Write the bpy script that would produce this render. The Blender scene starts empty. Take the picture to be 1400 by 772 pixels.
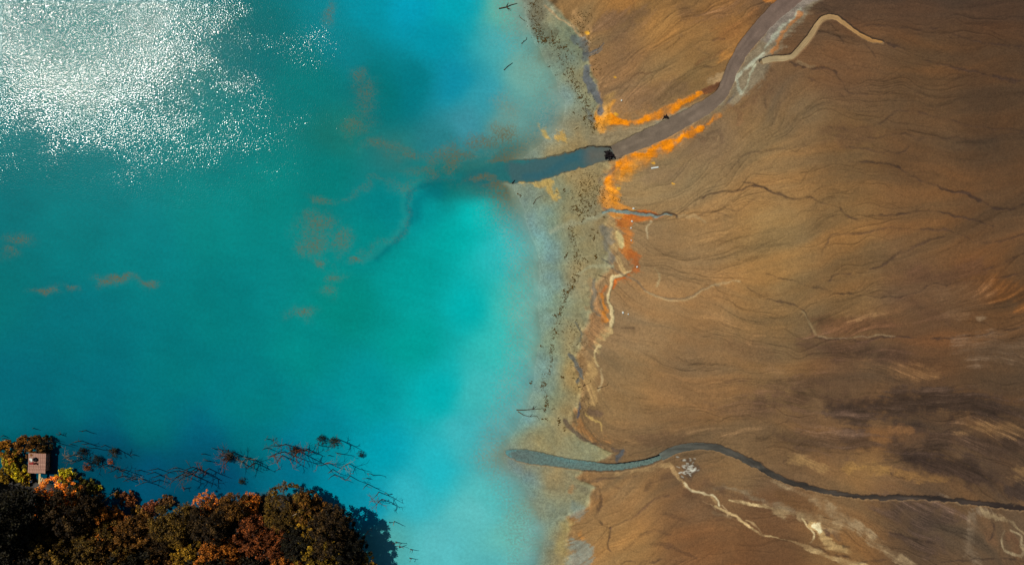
import bpy, math, random
import numpy as np
from mathutils import Vector, Matrix
R = math.radians
C = bpy.context.scene.collection
rnd = random.Random(7)

# ------------------------------------------------------------------ camera
# plan units: one plan unit = 0.1 m, origin of the plan at the north-west
# corner of the surveyed area; X(u), Y(v) give metres.
def X(u): return (u - 700.0) * 0.1
def Y(v): return (386.0 - v) * 0.1
CAM_H = 95.0
cam_d = bpy.data.cameras.new('camera'); cam = bpy.data.objects.new('camera', cam_d); C.objects.link(cam)
cam.location = (0, 0, CAM_H); cam.rotation_euler = (0, 0, 0)
cam_d.sensor_width = 36.0; cam_d.lens = 36.0 * CAM_H / 140.0
cam_d.clip_start = 0.5; cam_d.clip_end = 4000
scene = bpy.context.scene; scene.camera = cam

# ------------------------------------------------------------------ sun and sky
SUN = Vector((-64.0, 39.0, 95.0)).normalized()
el = math.asin(SUN.z); az = math.atan2(SUN.x, SUN.y)
w = bpy.data.worlds.new('World'); scene.world = w; w.use_nodes = True
nt = w.node_tree; bg = nt.nodes['Background']
sky = nt.nodes.new('ShaderNodeTexSky'); sky.sky_type = 'NISHITA'; sky.sun_disc = False
sky.sun_elevation = el; sky.sun_rotation = az
nt.links.new(sky.outputs[0], bg.inputs[0]); bg.inputs[1].default_value = 0.05
sd = bpy.data.lights.new('sun', 'SUN'); sd.energy = 5.0; sd.angle = R(0.5); sd.color = (1.0, 0.93, 0.82)
so = bpy.data.objects.new('sun', sd); C.objects.link(so); so.rotation_euler = SUN.to_track_quat('Z', 'Y').to_euler()
so.location = SUN * 150
scene.view_settings.view_transform = 'Standard'; scene.view_settings.look = 'None'
scene.view_settings.exposure = 0.0; scene.view_settings.gamma = 1.0

# ------------------------------------------------------------------ colour + noise tools
KALB = np.array([1/1.63, 1/1.42, 1/1.24])          # picture value of a sunlit level surface -> base colour
def lin(c):
    c = np.asarray(c, float) / 255.0
    return np.where(c <= 0.04045, c / 12.92, ((c + 0.055) / 1.055) ** 2.4)
def alb(c): return lin(c) * KALB
def ss(e0, e1, x):
    t = np.clip((x - e0) / (e1 - e0 + 1e-9), 0, 1); return t * t * (3 - 2 * t)
_tab = {}
def vn(x, y, seed=0):
    if seed not in _tab: _tab[seed] = np.random.RandomState(seed + 11).rand(256, 256).astype(np.float32) * 2 - 1
    T = _tab[seed]
    xi = np.floor(x).astype(np.int64); yi = np.floor(y).astype(np.int64)
    fx = (x - xi); fy = (y - yi); fx = fx * fx * (3 - 2 * fx); fy = fy * fy * (3 - 2 * fy)
    x0 = xi & 255; x1 = (xi + 1) & 255; y0 = yi & 255; y1 = (yi + 1) & 255
    return (T[y0, x0] * (1 - fx) + T[y0, x1] * fx) * (1 - fy) + (T[y1, x0] * (1 - fx) + T[y1, x1] * fx) * fy
def fbm(u, v, cell, octv=4, seed=0, gain=0.5):
    a = 1.0; s = 0; t = 0
    for k in range(octv):
        s = s + a * vn(u / cell + 17.3 * k, v / cell - 9.1 * k, seed + k); t += a; a *= gain; cell = cell * 0.5
    return s / t * 1.6
def field(u, v, pts, p=3.0, soft=25.0):
    """smooth interpolation of control values [(u,v,val...)] by inverse distance"""
    P = np.array(pts, float); num = 0; den = 0
    for row in P:
        wgt = 1.0 / ((u - row[0]) ** 2 + (v - row[1]) ** 2 + soft ** 2) ** (p / 2)
        den = den + wgt
        num = num + wgt[..., None] * row[2:]
    return num / den[..., None]
def pdist(u, v, pl):
    """distance to polyline [(u,v,w)], interpolated w, side (+ = right of travel) and run along it"""
    best = np.full(u.shape, 1e9); wv = np.zeros(u.shape); side = np.ones(u.shape); run = np.zeros(u.shape); L = 0
    for a, b in zip(pl[:-1], pl[1:]):
        dx, dy = b[0] - a[0], b[1] - a[1]; l2 = dx * dx + dy * dy
        t = np.clip(((u - a[0]) * dx + (v - a[1]) * dy) / l2, 0, 1)
        ex = u - a[0] - t * dx; ey = v - a[1] - t * dy; d = np.sqrt(ex * ex + ey * ey)
        m = d < best
        best[m] = d[m]; wv[m] = (a[2] + (b[2] - a[2]) * t)[m]; side[m] = np.sign(dx * ey - dy * ex)[m]; run[m] = (L + t * math.sqrt(l2))[m]
        L += math.sqrt(l2)
    return best, wv, side, run
def smooth_pl(pl, n=6):
    out = []; P = [pl[0]] + list(pl) + [pl[-1]]
    for i in range(1, len(P) - 2):
        p0, p1, p2, p3 = [np.array(q, float) for q in P[i - 1:i + 3]]
        for k in range(n):
            t = k / n
            out.append(tuple(0.5 * (2 * p1 + (p2 - p0) * t + (2 * p0 - 5 * p1 + 4 * p2 - p3) * t * t + (3 * p1 - p0 - 3 * p2 + p3) * t ** 3)))
    out.append(tuple(map(float, pl[-1]))); return out
def inpoly(u, v, poly):
    r = np.zeros(u.shape, bool)
    for (x0, y0), (x1, y1) in zip(poly, poly[1:] + poly[:1]):
        if y0 == y1: continue
        c = ((y0 > v) != (y1 > v)) & (u < (x1 - x0) * (v - y0) / (y1 - y0) + x0); r ^= c
    return r

# ------------------------------------------------------------------ flow field of the tailings fan (streaks follow it)
ANG = [(780,20,-40),(850,60,-30),(950,60,-35),(900,120,-25),(1000,40,-40),(1100,50,20),(1200,60,10),(1350,80,12),(1050,150,-50),(1150,150,15),
 (900,250,-10),(1000,220,-25),(1100,250,-5),(1250,230,18),(1380,250,10),(900,350,0),(1050,350,-5),(1200,340,-12),(1350,340,-14),(900,450,10),
 (1000,450,12),(1150,430,0),(1300,430,-8),(880,530,0),(1000,530,-8),(1150,520,5),(1300,540,8),(900,590,-8),(1050,590,8),(1200,600,8),(1350,600,5),
 (870,700,-28),(950,690,-20),(1000,700,25),(1100,700,22),(1200,720,42),(1280,720,58),(1350,720,75),(950,750,-10),(1050,755,5),(800,400,85),(800,550,80),(760,300,80)]
LU0, LV0, LW, LH = 600, -60, 860, 900
gv, gu = np.mgrid[LV0:LV0 + LH, LU0:LU0 + LW].astype(float)
c_u = np.arange(0, LW + 8, 8.0) + LU0; c_v = np.arange(0, LH + 8, 8.0) + LV0
cV, cU = np.meshgrid(c_v, c_u, indexing='ij')
th2 = field(cU, cV, [(a, b, math.cos(R(c)), math.sin(R(c))) for a, b, c in ANG], 3.2, 38)
def up8(A):
    x = (gu - LU0) / 8; y = (gv - LV0) / 8; xi = x.astype(int); yi = y.astype(int); fx = x - xi; fy = y - yi
    return (A[yi, xi] * (1 - fx) + A[yi, xi + 1] * fx) * (1 - fy) + (A[yi + 1, xi] * (1 - fx) + A[yi + 1, xi + 1] * fx) * fy
th = np.arctan2(up8(th2[..., 1]), up8(th2[..., 0]))
th = th + 0.50 * fbm(gu, gv, 120, 3, 40) + 0.30 * fbm(gu, gv, 30, 3, 44)
DU, DV = np.cos(th), np.sin(th)
def lic(noise, n, step):
    acc = noise.copy()
    for sgn in (1, -1):
        pu = gu - LU0; pv = gv - LV0
        for k in range(n):
            iu = np.clip(pu, 0, LW - 1).astype(np.int32); iv = np.clip(pv, 0, LH - 1).astype(np.int32)
            pu = pu + sgn * step * DU[iv, iu]; pv = pv + sgn * step * DV[iv, iu]
            iu = np.clip(pu, 0, LW - 1).astype(np.int32); iv = np.clip(pv, 0, LH - 1).astype(np.int32)
            acc += noise[iv, iu] * (1 - k / n)
    acc -= acc.mean(); return acc / (acc.std() + 1e-9)
rs = np.random.RandomState(5)
LFINE = lic(rs.randn(LH, LW), 14, 1.0)
LMID = lic(fbm(gu, gv, 3.5, 2, 60), 22, 1.8)
LBIG = lic(fbm(gu, gv, 14, 3, 70), 24, 4.0)
LHUGE = lic(fbm(gu, gv, 46, 2, 80), 20, 8.0)
# drainage threads: thin water-cut lines that run down the flow field and join
def threads(n, seed, wig, lmin, lmax, cells):
    r = np.random.RandomState(seed); A = np.zeros((LH, LW), np.float32)
    pu = r.uniform(150, LW, n); pv = r.uniform(0, LH, n); L_ = r.uniform(lmin, lmax, n); st = r.uniform(.3, 1, n); ph = r.uniform(0, 99, n)
    pd = np.where(r.rand(n) < .5, 1.0, 1.0); pu0, pv0 = pu.copy(), pv.copy(); T_ = np.zeros(n)
    for k in range(int(lmax / .5)):
        iu = np.clip(pu, 0, LW - 2); iv = np.clip(pv, 0, LH - 2); a = iu.astype(int); b = iv.astype(int)
        # steer into neighbouring threads
        w0 = vn((pu + ph * 0) / cells, pv / cells, seed + 50) * wig
        an = th[b, a] + w0
        pu = pu - .5 * np.cos(an); pv = pv - .5 * np.sin(an)
        f = np.clip(k * .5 / L_, 0, 1); wgt = st * np.sin(np.pi * np.clip(f, 0, 1)) ** .6 * (f < 1) * (.55 + .45 * vn(pu / 9 + ph, pv / 9, seed + 60))
        ok = (pu > 1) & (pu < LW - 2) & (pv > 1) & (pv < LH - 2) & (f < 1)
        x = pu[ok]; y = pv[ok]; q = wgt[ok] * .5; xi = x.astype(int); yi = y.astype(int); fx = x - xi; fy = y - yi
        np.add.at(A, (yi, xi), q * (1 - fx) * (1 - fy)); np.add.at(A, (yi, xi + 1), q * fx * (1 - fy)); np.add.at(A, (yi + 1, xi), q * (1 - fx) * fy); np.add.at(A, (yi + 1, xi + 1), q * fx * fy)
    return 1.6 * np.tanh(A / 1.6)
THR = threads(620, 21, .55, 40, 260, 16)
THF = threads(2600, 22, .9, 14, 80, 8)
def shift(A, du_, dv_): return np.roll(np.roll(A, dv_, 0), du_, 1)
THL = 0.5 * shift(THR, 1, 1) + 0.5 * shift(THR, 0, 2)
def samp(A, u, v):
    x = np.clip(u - LU0, 0, LW - 1.001); y = np.clip(v - LV0, 0, LH - 1.001)
    xi = x.astype(int); yi = y.astype(int); fx = x - xi; fy = y - yi
    r = (A[yi, xi] * (1 - fx) + A[yi, xi + 1] * fx) * (1 - fy) + (A[yi + 1, xi] * (1 - fx) + A[yi + 1, xi + 1] * fx) * fy
    return r

# ------------------------------------------------------------------ traced plan of the place
SHORE = [(-1200,700),(-60,712),(0,716),(30,722),(60,730),(85,745),(110,764),(140,774),(165,764),(190,742),(215,715),(240,700),(262,706),(300,722),(340,735),(400,737),(450,732),(500,730),(540,722),(570,712),(600,700),(625,692),(650,710),(690,734),(730,742),(772,736),(900,730),(2000,760)]   # (v, u) of the water's edge
SCARP = [(-1200,730),(-40,742),(0,750),(20,764),(40,783),(60,797),(90,806),(120,816),(150,822),(175,822),(200,826),(235,836),(260,828),(285,836),(310,832),(345,832),(370,834),(385,818),(405,812),(430,808),(455,796),(480,790),(505,786),(530,798),(555,794),(575,780),(595,790),(608,812),(618,840),(640,800),(652,792),(665,812),(690,806),(705,776),(740,774),(772,782),(900,780),(2000,800)]
BANK = [(-3000,640),(-600,640),(0,652),(40,660),(80,664),(120,684),(150,706),(200,716),(250,700),(300,688),(350,680),(400,680),(440,692),(468,712),(486,738),(492,765),(492,900),(480,3000),(-3000,3000)]
def interp(tab, v): t = np.array(tab, float); return np.interp(v, t[:, 0], t[:, 1])

LANDC = [(850,0,168,110,50),(950,0,140,95,50),(1050,5,118,80,50),(1150,0,98,65,42),(1250,0,92,61,40),(1350,0,88,58,38),(1400,0,82,54,35),
 (790,40,150,108,62),(850,50,140,100,62),(900,40,165,112,55),(960,50,150,102,52),(1000,40,165,105,48),(850,100,138,98,62),(900,100,150,108,62),(950,100,150,105,55),(860,135,142,105,70),(1080,50,108,72,44),(1050,110,122,88,58),(1150,100,116,78,48),(1250,100,102,70,42),(1350,100,92,62,38),
 (850,200,155,118,72),(960,190,138,102,68),(1050,200,150,110,66),(1090,170,140,100,60),(1150,200,120,84,48),(1250,200,106,72,43),(1350,200,94,63,38),
 (880,250,158,122,78),(950,250,150,115,74),(1050,260,158,112,64),(950,300,152,114,72),(1050,300,158,116,66),(1150,300,140,98,54),(1250,300,124,84,48),(1350,300,106,71,42),
 (900,340,148,110,70),(900,400,160,115,70),(950,400,154,110,66),(1050,370,156,112,62),(1050,420,148,104,58),(1150,400,142,98,54),(1250,400,118,80,50),(1350,400,118,74,38),
 (850,450,160,118,76),(850,510,146,106,64),(950,500,140,100,62),(1050,500,134,95,56),(1150,500,118,80,50),(1250,480,112,72,42),(1350,500,108,74,46),
 (830,560,145,105,62),(850,600,140,98,58),(950,600,130,92,56),(1050,600,118,84,52),(1150,600,120,82,50),(1250,600,96,66,44),(1350,570,100,66,40),(1350,640,92,64,44),(1180,645,150,104,56),
 (850,680,150,106,62),(850,740,158,112,62),(950,680,118,82,52),(950,740,124,80,45),(1050,690,110,74,46),(1050,760,112,70,38),(1150,700,132,94,58),(1150,750,140,94,50),(1250,700,96,70,50),(1250,760,98,72,50),(1350,720,112,82,56),(1400,772,112,80,54),
 (1000,640,138,98,58),(1200,660,120,84,54),(1320,660,112,78,48)]
MUDC = [(722,330,122,170,158),(730,400,124,168,152),(724,460,122,168,152),(716,520,118,166,156),(704,575,110,160,152),(704,660,112,162,152),(728,716,120,160,150),(722,770,116,160,150),(764,130,134,158,142),(742,100,124,166,150),(722,60,118,166,150),(712,26,128,160,144),(744,172,132,158,144),(716,205,124,142,122),(734,20,146,132,98),(752,76,120,118,88),(790,110,138,132,100),(770,180,146,134,100),(720,200,128,134,108),(760,205,150,132,92),(800,190,150,126,84),(800,230,168,140,92),(750,260,144,142,108),(740,300,126,148,128),(790,300,152,138,98),(820,300,150,130,92),(750,380,128,148,126),(790,380,158,140,100),(750,460,132,146,118),(780,460,160,138,94),(745,540,134,146,120),(790,520,160,132,84),(780,570,160,136,92),(730,600,148,140,104),(800,610,146,140,104),(760,650,152,134,96),(740,700,140,138,108),(780,740,156,130,84),(760,772,150,132,92),(716,640,130,126,104)]
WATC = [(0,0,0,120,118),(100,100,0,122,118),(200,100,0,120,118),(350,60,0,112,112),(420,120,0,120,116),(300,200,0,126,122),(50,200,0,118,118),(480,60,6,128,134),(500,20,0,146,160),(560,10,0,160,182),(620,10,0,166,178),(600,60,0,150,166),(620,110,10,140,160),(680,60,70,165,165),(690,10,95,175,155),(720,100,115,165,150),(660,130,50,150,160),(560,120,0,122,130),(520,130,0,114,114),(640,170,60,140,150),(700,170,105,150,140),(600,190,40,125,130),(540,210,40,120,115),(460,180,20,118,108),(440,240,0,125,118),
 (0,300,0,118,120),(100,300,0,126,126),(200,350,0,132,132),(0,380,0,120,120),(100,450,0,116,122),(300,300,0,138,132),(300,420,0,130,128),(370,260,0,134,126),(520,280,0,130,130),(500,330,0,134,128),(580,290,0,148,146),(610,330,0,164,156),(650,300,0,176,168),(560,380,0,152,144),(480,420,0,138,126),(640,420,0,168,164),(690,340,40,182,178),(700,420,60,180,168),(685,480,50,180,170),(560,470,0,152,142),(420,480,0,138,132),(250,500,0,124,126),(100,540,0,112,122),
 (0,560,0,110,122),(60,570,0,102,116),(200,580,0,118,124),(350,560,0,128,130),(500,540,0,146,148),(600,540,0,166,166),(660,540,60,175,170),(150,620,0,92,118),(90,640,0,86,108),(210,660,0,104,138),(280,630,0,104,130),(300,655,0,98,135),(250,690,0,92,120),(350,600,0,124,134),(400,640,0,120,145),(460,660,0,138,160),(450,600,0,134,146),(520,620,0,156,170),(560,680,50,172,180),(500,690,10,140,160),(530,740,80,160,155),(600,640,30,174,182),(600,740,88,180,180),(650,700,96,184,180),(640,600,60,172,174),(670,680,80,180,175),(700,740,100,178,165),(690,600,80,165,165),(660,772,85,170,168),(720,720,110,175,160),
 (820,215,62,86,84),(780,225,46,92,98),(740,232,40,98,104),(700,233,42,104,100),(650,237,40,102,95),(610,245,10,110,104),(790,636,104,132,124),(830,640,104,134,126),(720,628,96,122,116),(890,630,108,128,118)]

W1 = dict(main=smooth_pl([(1096,-14,11),(1074,6,10.5),(1056,21,10),(1034,45,9.5),(1014,70,8.5),(1000,94,8),(993,114,7.5),(983,132,8),(962,149,9.5),(935,164,10.5),(905,180,11),(878,192,11),(855,202,10),(838,209,9)]),
 sandy=smooth_pl([(1040,86,3.5),(1052,83,3.4),(1076,81,3.2),(1086,74,3.2),(1102,56,3.4),(1112,40,3.2),(1120,30,3),(1130,26,2.8),(1141,28,2.6),(1150,35,2.4),(1164,45,2.2),(1176,53,2.1),(1190,59,2),(1202,61,1)]),
 south=smooth_pl([(694,618,3),(706,621,7),(725,624,9),(752,629,7.5),(790,635,6.5),(826,638,5.6),(852,637,5),(880,632,4.6),(900,625,4.4),(916,616,4.4),(936,610,4.2),(956,608,3.8),(980,611,3.8),(1005,621,3.7),(1040,638,3.6),(1060,650,3.3),(1100,663,2.9),(1140,672,2.7),(1180,677,2.7),(1250,677,2.5),(1310,682,2.5),(1360,688,2.4),(1412,694,2.4)]))

# bands laid on the flats: (points u,v,halfwidth), colour, opacity, edge softness, edge roughness, dz, flow streak amount
BR = (96,66,42); DK = (60,42,32); CR = (222,190,132); OR = (240,136,14); GB = (98,102,96)
LAYERS = []
def band(pts, col, op=1.0, soft=1.5, rough=1.5, dz=0.0, streak=0.15): LAYERS.append((smooth_pl(pts, 4), col, op, soft, rough, dz, streak))
# gravel bars beside the muddy stream
band([(1104,0,10),(1080,26,12),(1058,52,14),(1040,78,17),(1024,102,17),(1008,124,12),(996,140,6)],(146,126,96),.85,5,4,-.03)
band([(1108,-6,10),(1084,16,9),(1066,34,9),(1048,56,8)],(142,124,108),.8,4,3)
band([(1092,14,2),(1060,50,2),(1035,80,2),(1012,100,2),(1004,112,2),(1010,130,2)],(190,184,152),.7,1.5,3)
band([(1030,92,1.5),(1020,112,1.5),(1012,128,1)],(188,184,148),.6,1.5,3)
band([(980,150,8),(950,160,9),(920,172,10),(890,182,12),(850,190,12),(815,192,10)],(148,128,94),.75,6,5)
band([(985,140,7),(960,146,6),(935,156,5),(900,170,4)],(152,140,112),.7,4,3)
band([(960,176,4),(930,190,4),(900,203,3),(872,212,3)],(150,136,112),.7,3,3)
# orange ochre banks
band([(824,162,10),(850,162,8),(890,156,8),(930,142,6)],(190,128,62),-.55,7,6)
band([(838,245,14),(858,228,14),(890,208,11),(930,190,8),(965,172,5)],(192,130,66),-.6,7,7)
band([(821,166,7),(833,164,6.5),(850,167,4),(868,167,3.4),(885,162,4),(905,156,5.5),(918,150,5),(932,143,3),(950,134,3),(962,131,2.5)],OR,-1.1,1.8,3,.05,.12)
band([(821,160,8),(822,170,8),(830,150,3),(838,140,2)],(236,150,30),.6,3,5)
band([(834,246,8),(842,236,10),(852,228,12),(868,220,10),(885,213,7),(900,205,7),(915,198,7),(930,190,4.5),(945,182,4.5),(958,176,4),(970,168,2.5),(984,158,1.5)],OR,-1.1,1.8,3.5,.05,.12)
band([(880,222,6),(862,232,8),(848,240,8)],(212,140,52),.6,5,5)
band([(836,255,9),(832,270,10),(840,284,12),(855,290,9)],(226,138,40),.75,5,7)
band([(833,252,4),(836,262,6),(840,274,5)],(250,150,24),.7,3,5)
band([(858,296,5),(872,292,4),(888,293,3),(902,296,1.5)],(196,96,20),.85,2,2)
band([(846,306,6),(858,304,5),(872,300,3),(888,299,1.5)],(202,104,26),.8,2,2)
band([(852,308,5),(858,318,7),(858,330,7),(853,340,6),(862,348,5)],(204,118,44),.8,3,5)
band([(862,346,6),(868,356,6),(866,368,6),(856,376,6)],(184,96,36),.8,3,6)
band([(822,403,2),(825,414,3),(827,424,4.5),(826,436,4.5)],(226,134,38),.85,2,3)
band([(826,390,2),(822,402,2)],(214,110,34),.6,2,3)
band([(852,376,3),(842,382,2.5),(836,394,1.5)],(214,104,30),.85,1.5,2)
band([(1040,-4,5),(1056,4,5),(1066,-8,4)],(214,130,52),.7,3,3)
band([(1018,64,5),(1008,72,5),(1022,50,6),(1032,38,5)],(196,130,60),.7,4,4)
band([(985,80,6),(1000,74,6),(1010,66,5)],(196,128,56),.6,5,5)
band([(962,128,5),(975,122,6),(986,114,4)],(112,66,38),.9,1.5,2,.05)
band([(966,112,3),(978,110,4),(988,104,4)],(176,138,92),.8,2,3)
band([(1052,76,3),(1062,62,2.5),(1078,36,2.5),(1090,22,3)],(186,112,48),.75,2,3,.04)
# cream scarp line down the shore
band([(862,370,.6),(850,375,1.8),(840,379,2),(835,386,2),(832,396,1.7),(830,406,1.6),(833,416,1.7),(837,426,2),(837,436,2),(835,446,2)],CR,1,.8,.8,.12,.05)
band([(832,448,3),(826,456,5),(818,466,5),(816,476,3),(818,480,2)],(206,168,108),.8,2,3,.05)
band([(820,474,2.2),(812,482,2.2),(814,492,1.6),(818,500,1.5)],(226,190,128),.9,1,1.5,.05)
band([(812,494,5),(808,510,6),(806,520,6),(810,534,6),(808,546,5)],(196,152,92),.7,4,5,.03)
band([(822,504,1),(824,520,1),(816,534,1)],(206,172,120),.6,1,2)
band([(800,566,2),(812,572,2),(822,576,1.6),(823,588,1)],(222,176,98),.75,1.2,2)
band([(786,560,4),(792,572,9),(800,588,10),(812,598,10),(828,604,6)],(192,130,70),.75,4,7,.05,.3)
band([(842,318,2),(847,328,4.5),(850,336,3)],(230,200,130),.9,2,2)
band([(838,306,7),(835,318,6),(838,332,6),(840,344,4)],(196,156,96),.55,4,6)
band([(843,352,3),(849,362,3),(853,371,3)],(220,176,112),.8,2,3)
band([(812,390,6),(815,410,7),(816,430,9),(812,450,9),(806,470,6)],(172,120,72),.6,4,7,.02,.3)
band([(785,18,4),(800,34,3),(806,50,3)],(190,140,86),.5,3,4)
band([(744,8,1.4),(752,18,1.4),(765,26,1.2),(782,38,1.2),(788,46,1.2),(804,58,1.6)],(198,158,108),.7,1,1.5)
band([(822,150,5),(829,138,5),(836,128,4)],(196,146,78),.6,5,5)
# blue grey seeps at the foot of the scarp
band([(786,52,4),(796,60,6),(802,70,5),(800,80,4)],GB,.75,2,3,-.03)
band([(801,94,3),(803,108,5),(810,122,7),(815,132,5),(820,142,4),(822,154,3)],(96,98,100),.85,1.6,3,-.03)
band([(802,150,2),(806,160,3),(812,166,3)],GB,.6,2,3)
band([(800,74,2.4),(810,71,2),(818,66,1.4),(824,60,.8)],(92,92,88),.85,1,.8,-.06)
band([(803,77,1.4),(814,74,1.2),(822,68,.8)],(96,94,86),.8,1,.8,-.03)
band([(823,316,4),(828,322,6),(830,340,6),(834,352,6)],(116,108,92),.75,4,5)
band([(822,354,1.2),(830,360,1.2),(835,368,1)],(86,80,70),.7,1,1)
band([(826,286,1.2),(834,290,1.6),(845,289,1.8)],(98,92,84),.7,1.5,1.5)
band([(812,380,1),(811,392,2),(814,402,2),(808,414,2),(812,424,2),(820,430,1)],(106,98,80),.8,1.5,3)
band([(788,440,1.5),(792,448,2),(796,456,1.6),(794,466,1.6),(798,474,1)],(96,94,80),.75,1.2,3,-.02)
band([(778,484,2),(784,492,3),(790,500,3.5),(793,512,3),(790,522,1.5)],(92,92,84),.85,1.4,3,-.03)
band([(792,548,1),(790,560,2.2),(788,568,1.5)],(74,74,80),.85,1,2)
band([(804,562,4),(814,564,4),(822,563,2)],(112,84,62),.7,2,4)
band([(770,576,3),(780,584,2),(790,594,3),(805,602,2.4),(820,606,3),(838,612,3),(852,617,2)],(96,76,60),.8,1.4,3,-.03)
band([(850,614,3),(846,622,4),(840,628,2.6)],(78,80,80),.85,1.5,2,-.03)
band([(838,228,1.5),(832,236,2),(822,240,2),(820,250,2)],(112,102,82),.65,2,3)
band([(726,-10,6),(736,6,7),(732,24,8),(738,42,9),(752,52,8)],(86,68,38),.5,4,7)
# the small grey-green stream of the middle shore
band([(752,316,2),(780,306,3),(810,300,3),(826,294,3)],(170,164,128),.5,3,2)
band([(826,292,1.6),(838,289,2.2),(850,290,2.4),(866,293,2.2),(884,295,1.8),(900,295,1.2),(915,294,.8)],(122,138,126),.95,.8,.6,-.10)
band([(848,287,.7),(866,290,.7),(890,293,.7),(918,292,1.4),(922,296,1.4)],(60,44,34),.8,.7,.8)
band([(925,294,1.5),(945,297,1.5),(960,303,1)],(176,144,98),.5,2,2)
band([(790,374,1.5),(806,366,2),(822,364,2),(836,366,1.5)],(176,166,124),.6,2,2)
band([(836,368,1),(852,374,1.3),(865,380,1.3),(878,394,1.4),(890,403,1.2),(912,407,1.2),(936,408,1),(950,400,1),(962,392,1),(980,389,1)],(128,104,76),.75,1,1,-.06)
band([(880,398,1.2),(900,407,1.2),(930,411,1),(945,406,1),(958,396,1.2),(985,386,1.2),(1010,386,1)],(192,158,108),.5,1.2,1.2)
band([(893,366,1.2),(900,378,1.4),(896,392,1.2)],(186,156,106),.6,1.2,1.5)
band([(888,304,1),(884,316,1.2),(882,326,1.2)],(200,172,126),.6,1.2,1.5)
# stream-worn threads: dark rills
def rill(pts, w=1.1, op=.7, col=DK, dz=-.07, soft=1.3, rough=1.6):
    n = len(pts); band([(a, b, w * .8 * (0.5 + 0.5 * math.sin(math.pi * (i + .6) / (n + .2)))) for i, (a, b) in enumerate(pts)], col, -op * .95, soft, rough, dz, .3)
rill([(922,292),(945,284),(953,272),(972,265),(1000,262),(1030,255),(1052,262),(1076,271),(1104,272),(1120,277),(1142,285)],1.8)
rill([(1012,248),(1030,254),(1050,262)],1.6)
rill([(985,282),(1005,290),(1020,280),(1036,268)],1,.5)
rill([(952,296),(970,290),(982,292),(995,298)],1,.5)
rill([(1145,285),(1152,296),(1164,301),(1180,299),(1200,295),(1230,293),(1256,288),(1280,291),(1300,297),(1330,303),(1352,308)],1.8,.75)
rill([(1158,224),(1175,223),(1195,226),(1225,230)],1.6,.7)
rill([(1222,229),(1238,240),(1258,250),(1280,258),(1304,263),(1330,273),(1348,284),(1372,287),(1396,280),(1412,276)],2.2,.8)
rill([(1120,348),(1127,334),(1136,320),(1160,320),(1188,318),(1215,313),(1250,315),(1280,314),(1305,320),(1330,332),(1365,330),(1405,316)],1.2,.65)
rill([(1184,369),(1205,360),(1222,348),(1238,341),(1256,332),(1284,323)],2,.7)
rill([(1130,385),(1138,377),(1160,376)],1.4,.6)
rill([(1046,374),(1075,382),(1100,390),(1128,397),(1160,402),(1200,407),(1228,406)],1.6,.65)
rill([(1228,406),(1250,398),(1268,388),(1300,388),(1340,382),(1405,370)],1.6,.6)
rill([(1330,372),(1360,362),(1380,354),(1404,342)],2,.55)
rill([(1020,394),(1046,408),(1070,414),(1090,420),(1102,436),(1108,456)],1.6,.65)
band([(1092,424,1),(1102,438,1.4),(1112,456,1.4)],(170,138,92),.6,1,1)
rill([(1110,461),(1150,463),(1178,465),(1200,461),(1222,458),(1255,460),(1290,463),(1315,458),(1345,454),(1375,450),(1398,444)],1.3,.8)
band([(1115,459,.7),(1150,461,.7),(1190,459,.7),(1220,457,.7)],(180,150,108),.45,.8,.6)
rill([(960,270),(985,245),(1002,228),(1012,214),(1040,208),(1075,205),(1098,200)],1.1,.5)
rill([(1148,203),(1180,206),(1212,211),(1230,208),(1236,202)],1.6,.55)
rill([(1178,38),(1200,38),(1230,42),(1262,44),(1290,40)],1.3,.55)
rill([(1296,52),(1330,61),(1370,66),(1408,72)],1.5,.55)
rill([(1262,86),(1290,95),(1320,102),(1345,107),(1366,112),(1400,115)],1.6,.6)
band([(1350,108,2),(1362,111,4),(1378,114,2)],(66,46,34),.6,2,3)
rill([(1118,172),(1140,178),(1170,178),(1196,172),(1215,160),(1236,153),(1262,158),(1290,168),(1330,176),(1400,182)],1.8,.5)
rill([(1130,186),(1168,192),(1200,188),(1230,184),(1252,192),(1290,190),(1330,196),(1360,188),(1400,183)],1.8,.45)
rill([(1196,60),(1206,63),(1220,68),(1231,69)],2.4,.75,rough=3)
rill([(1070,84),(1084,91),(1102,96),(1120,96),(1134,99),(1140,106)],2,.7,rough=3.5)
band([(1086,88,2),(1100,93,2),(1112,93,1)],(150,116,78),.6,1,2)
rill([(1138,104),(1148,118),(1162,130),(1182,133)],.9,.5)
rill([(1085,106),(1098,108),(1120,118),(1150,134)],.9,.45)
rill([(1132,50),(1142,55),(1150,62)],2,.5)
rill([(1178,62),(1188,74),(1192,82)],2,.5)
rill([(1112,22),(1128,16),(1118,8)],2.5,.45)
rill([(864,0),(866,20),(860,40),(848,52),(834,60),(824,64)],2,.4,(120,80,48))
rill([(892,100),(868,104),(858,112),(848,122),(832,126)],1.8,.55,(112,72,44))
rill([(930,50),(912,60),(894,68)],3,.35,(104,76,56)); rill([(945,66),(958,72),(968,76)],2,.5,(90,68,50))
rill([(985,72),(965,82),(950,92)],3,.5,(132,84,48)); rill([(972,60),(980,56),(990,54)],2,.6,(82,58,40))
rill([(975,76),(968,86),(950,94)],1.5,.45)
rill([(1066,6),(1056,18),(1045,26),(1032,36),(1018,56)],1.4,.9,(40,30,26)); rill([(1050,16),(1034,28),(1024,40),(1014,56),(1008,66)],1.2,.75,(46,34,28))
rill([(1004,128),(994,140),(982,152)],1.2,.5,(84,84,90)); 
rill([(958,98),(968,94),(985,88)],1.6,.5); rill([(1010,146),(1022,140),(1030,132)],3.4,.6,(112,78,50),rough=4)
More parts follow.
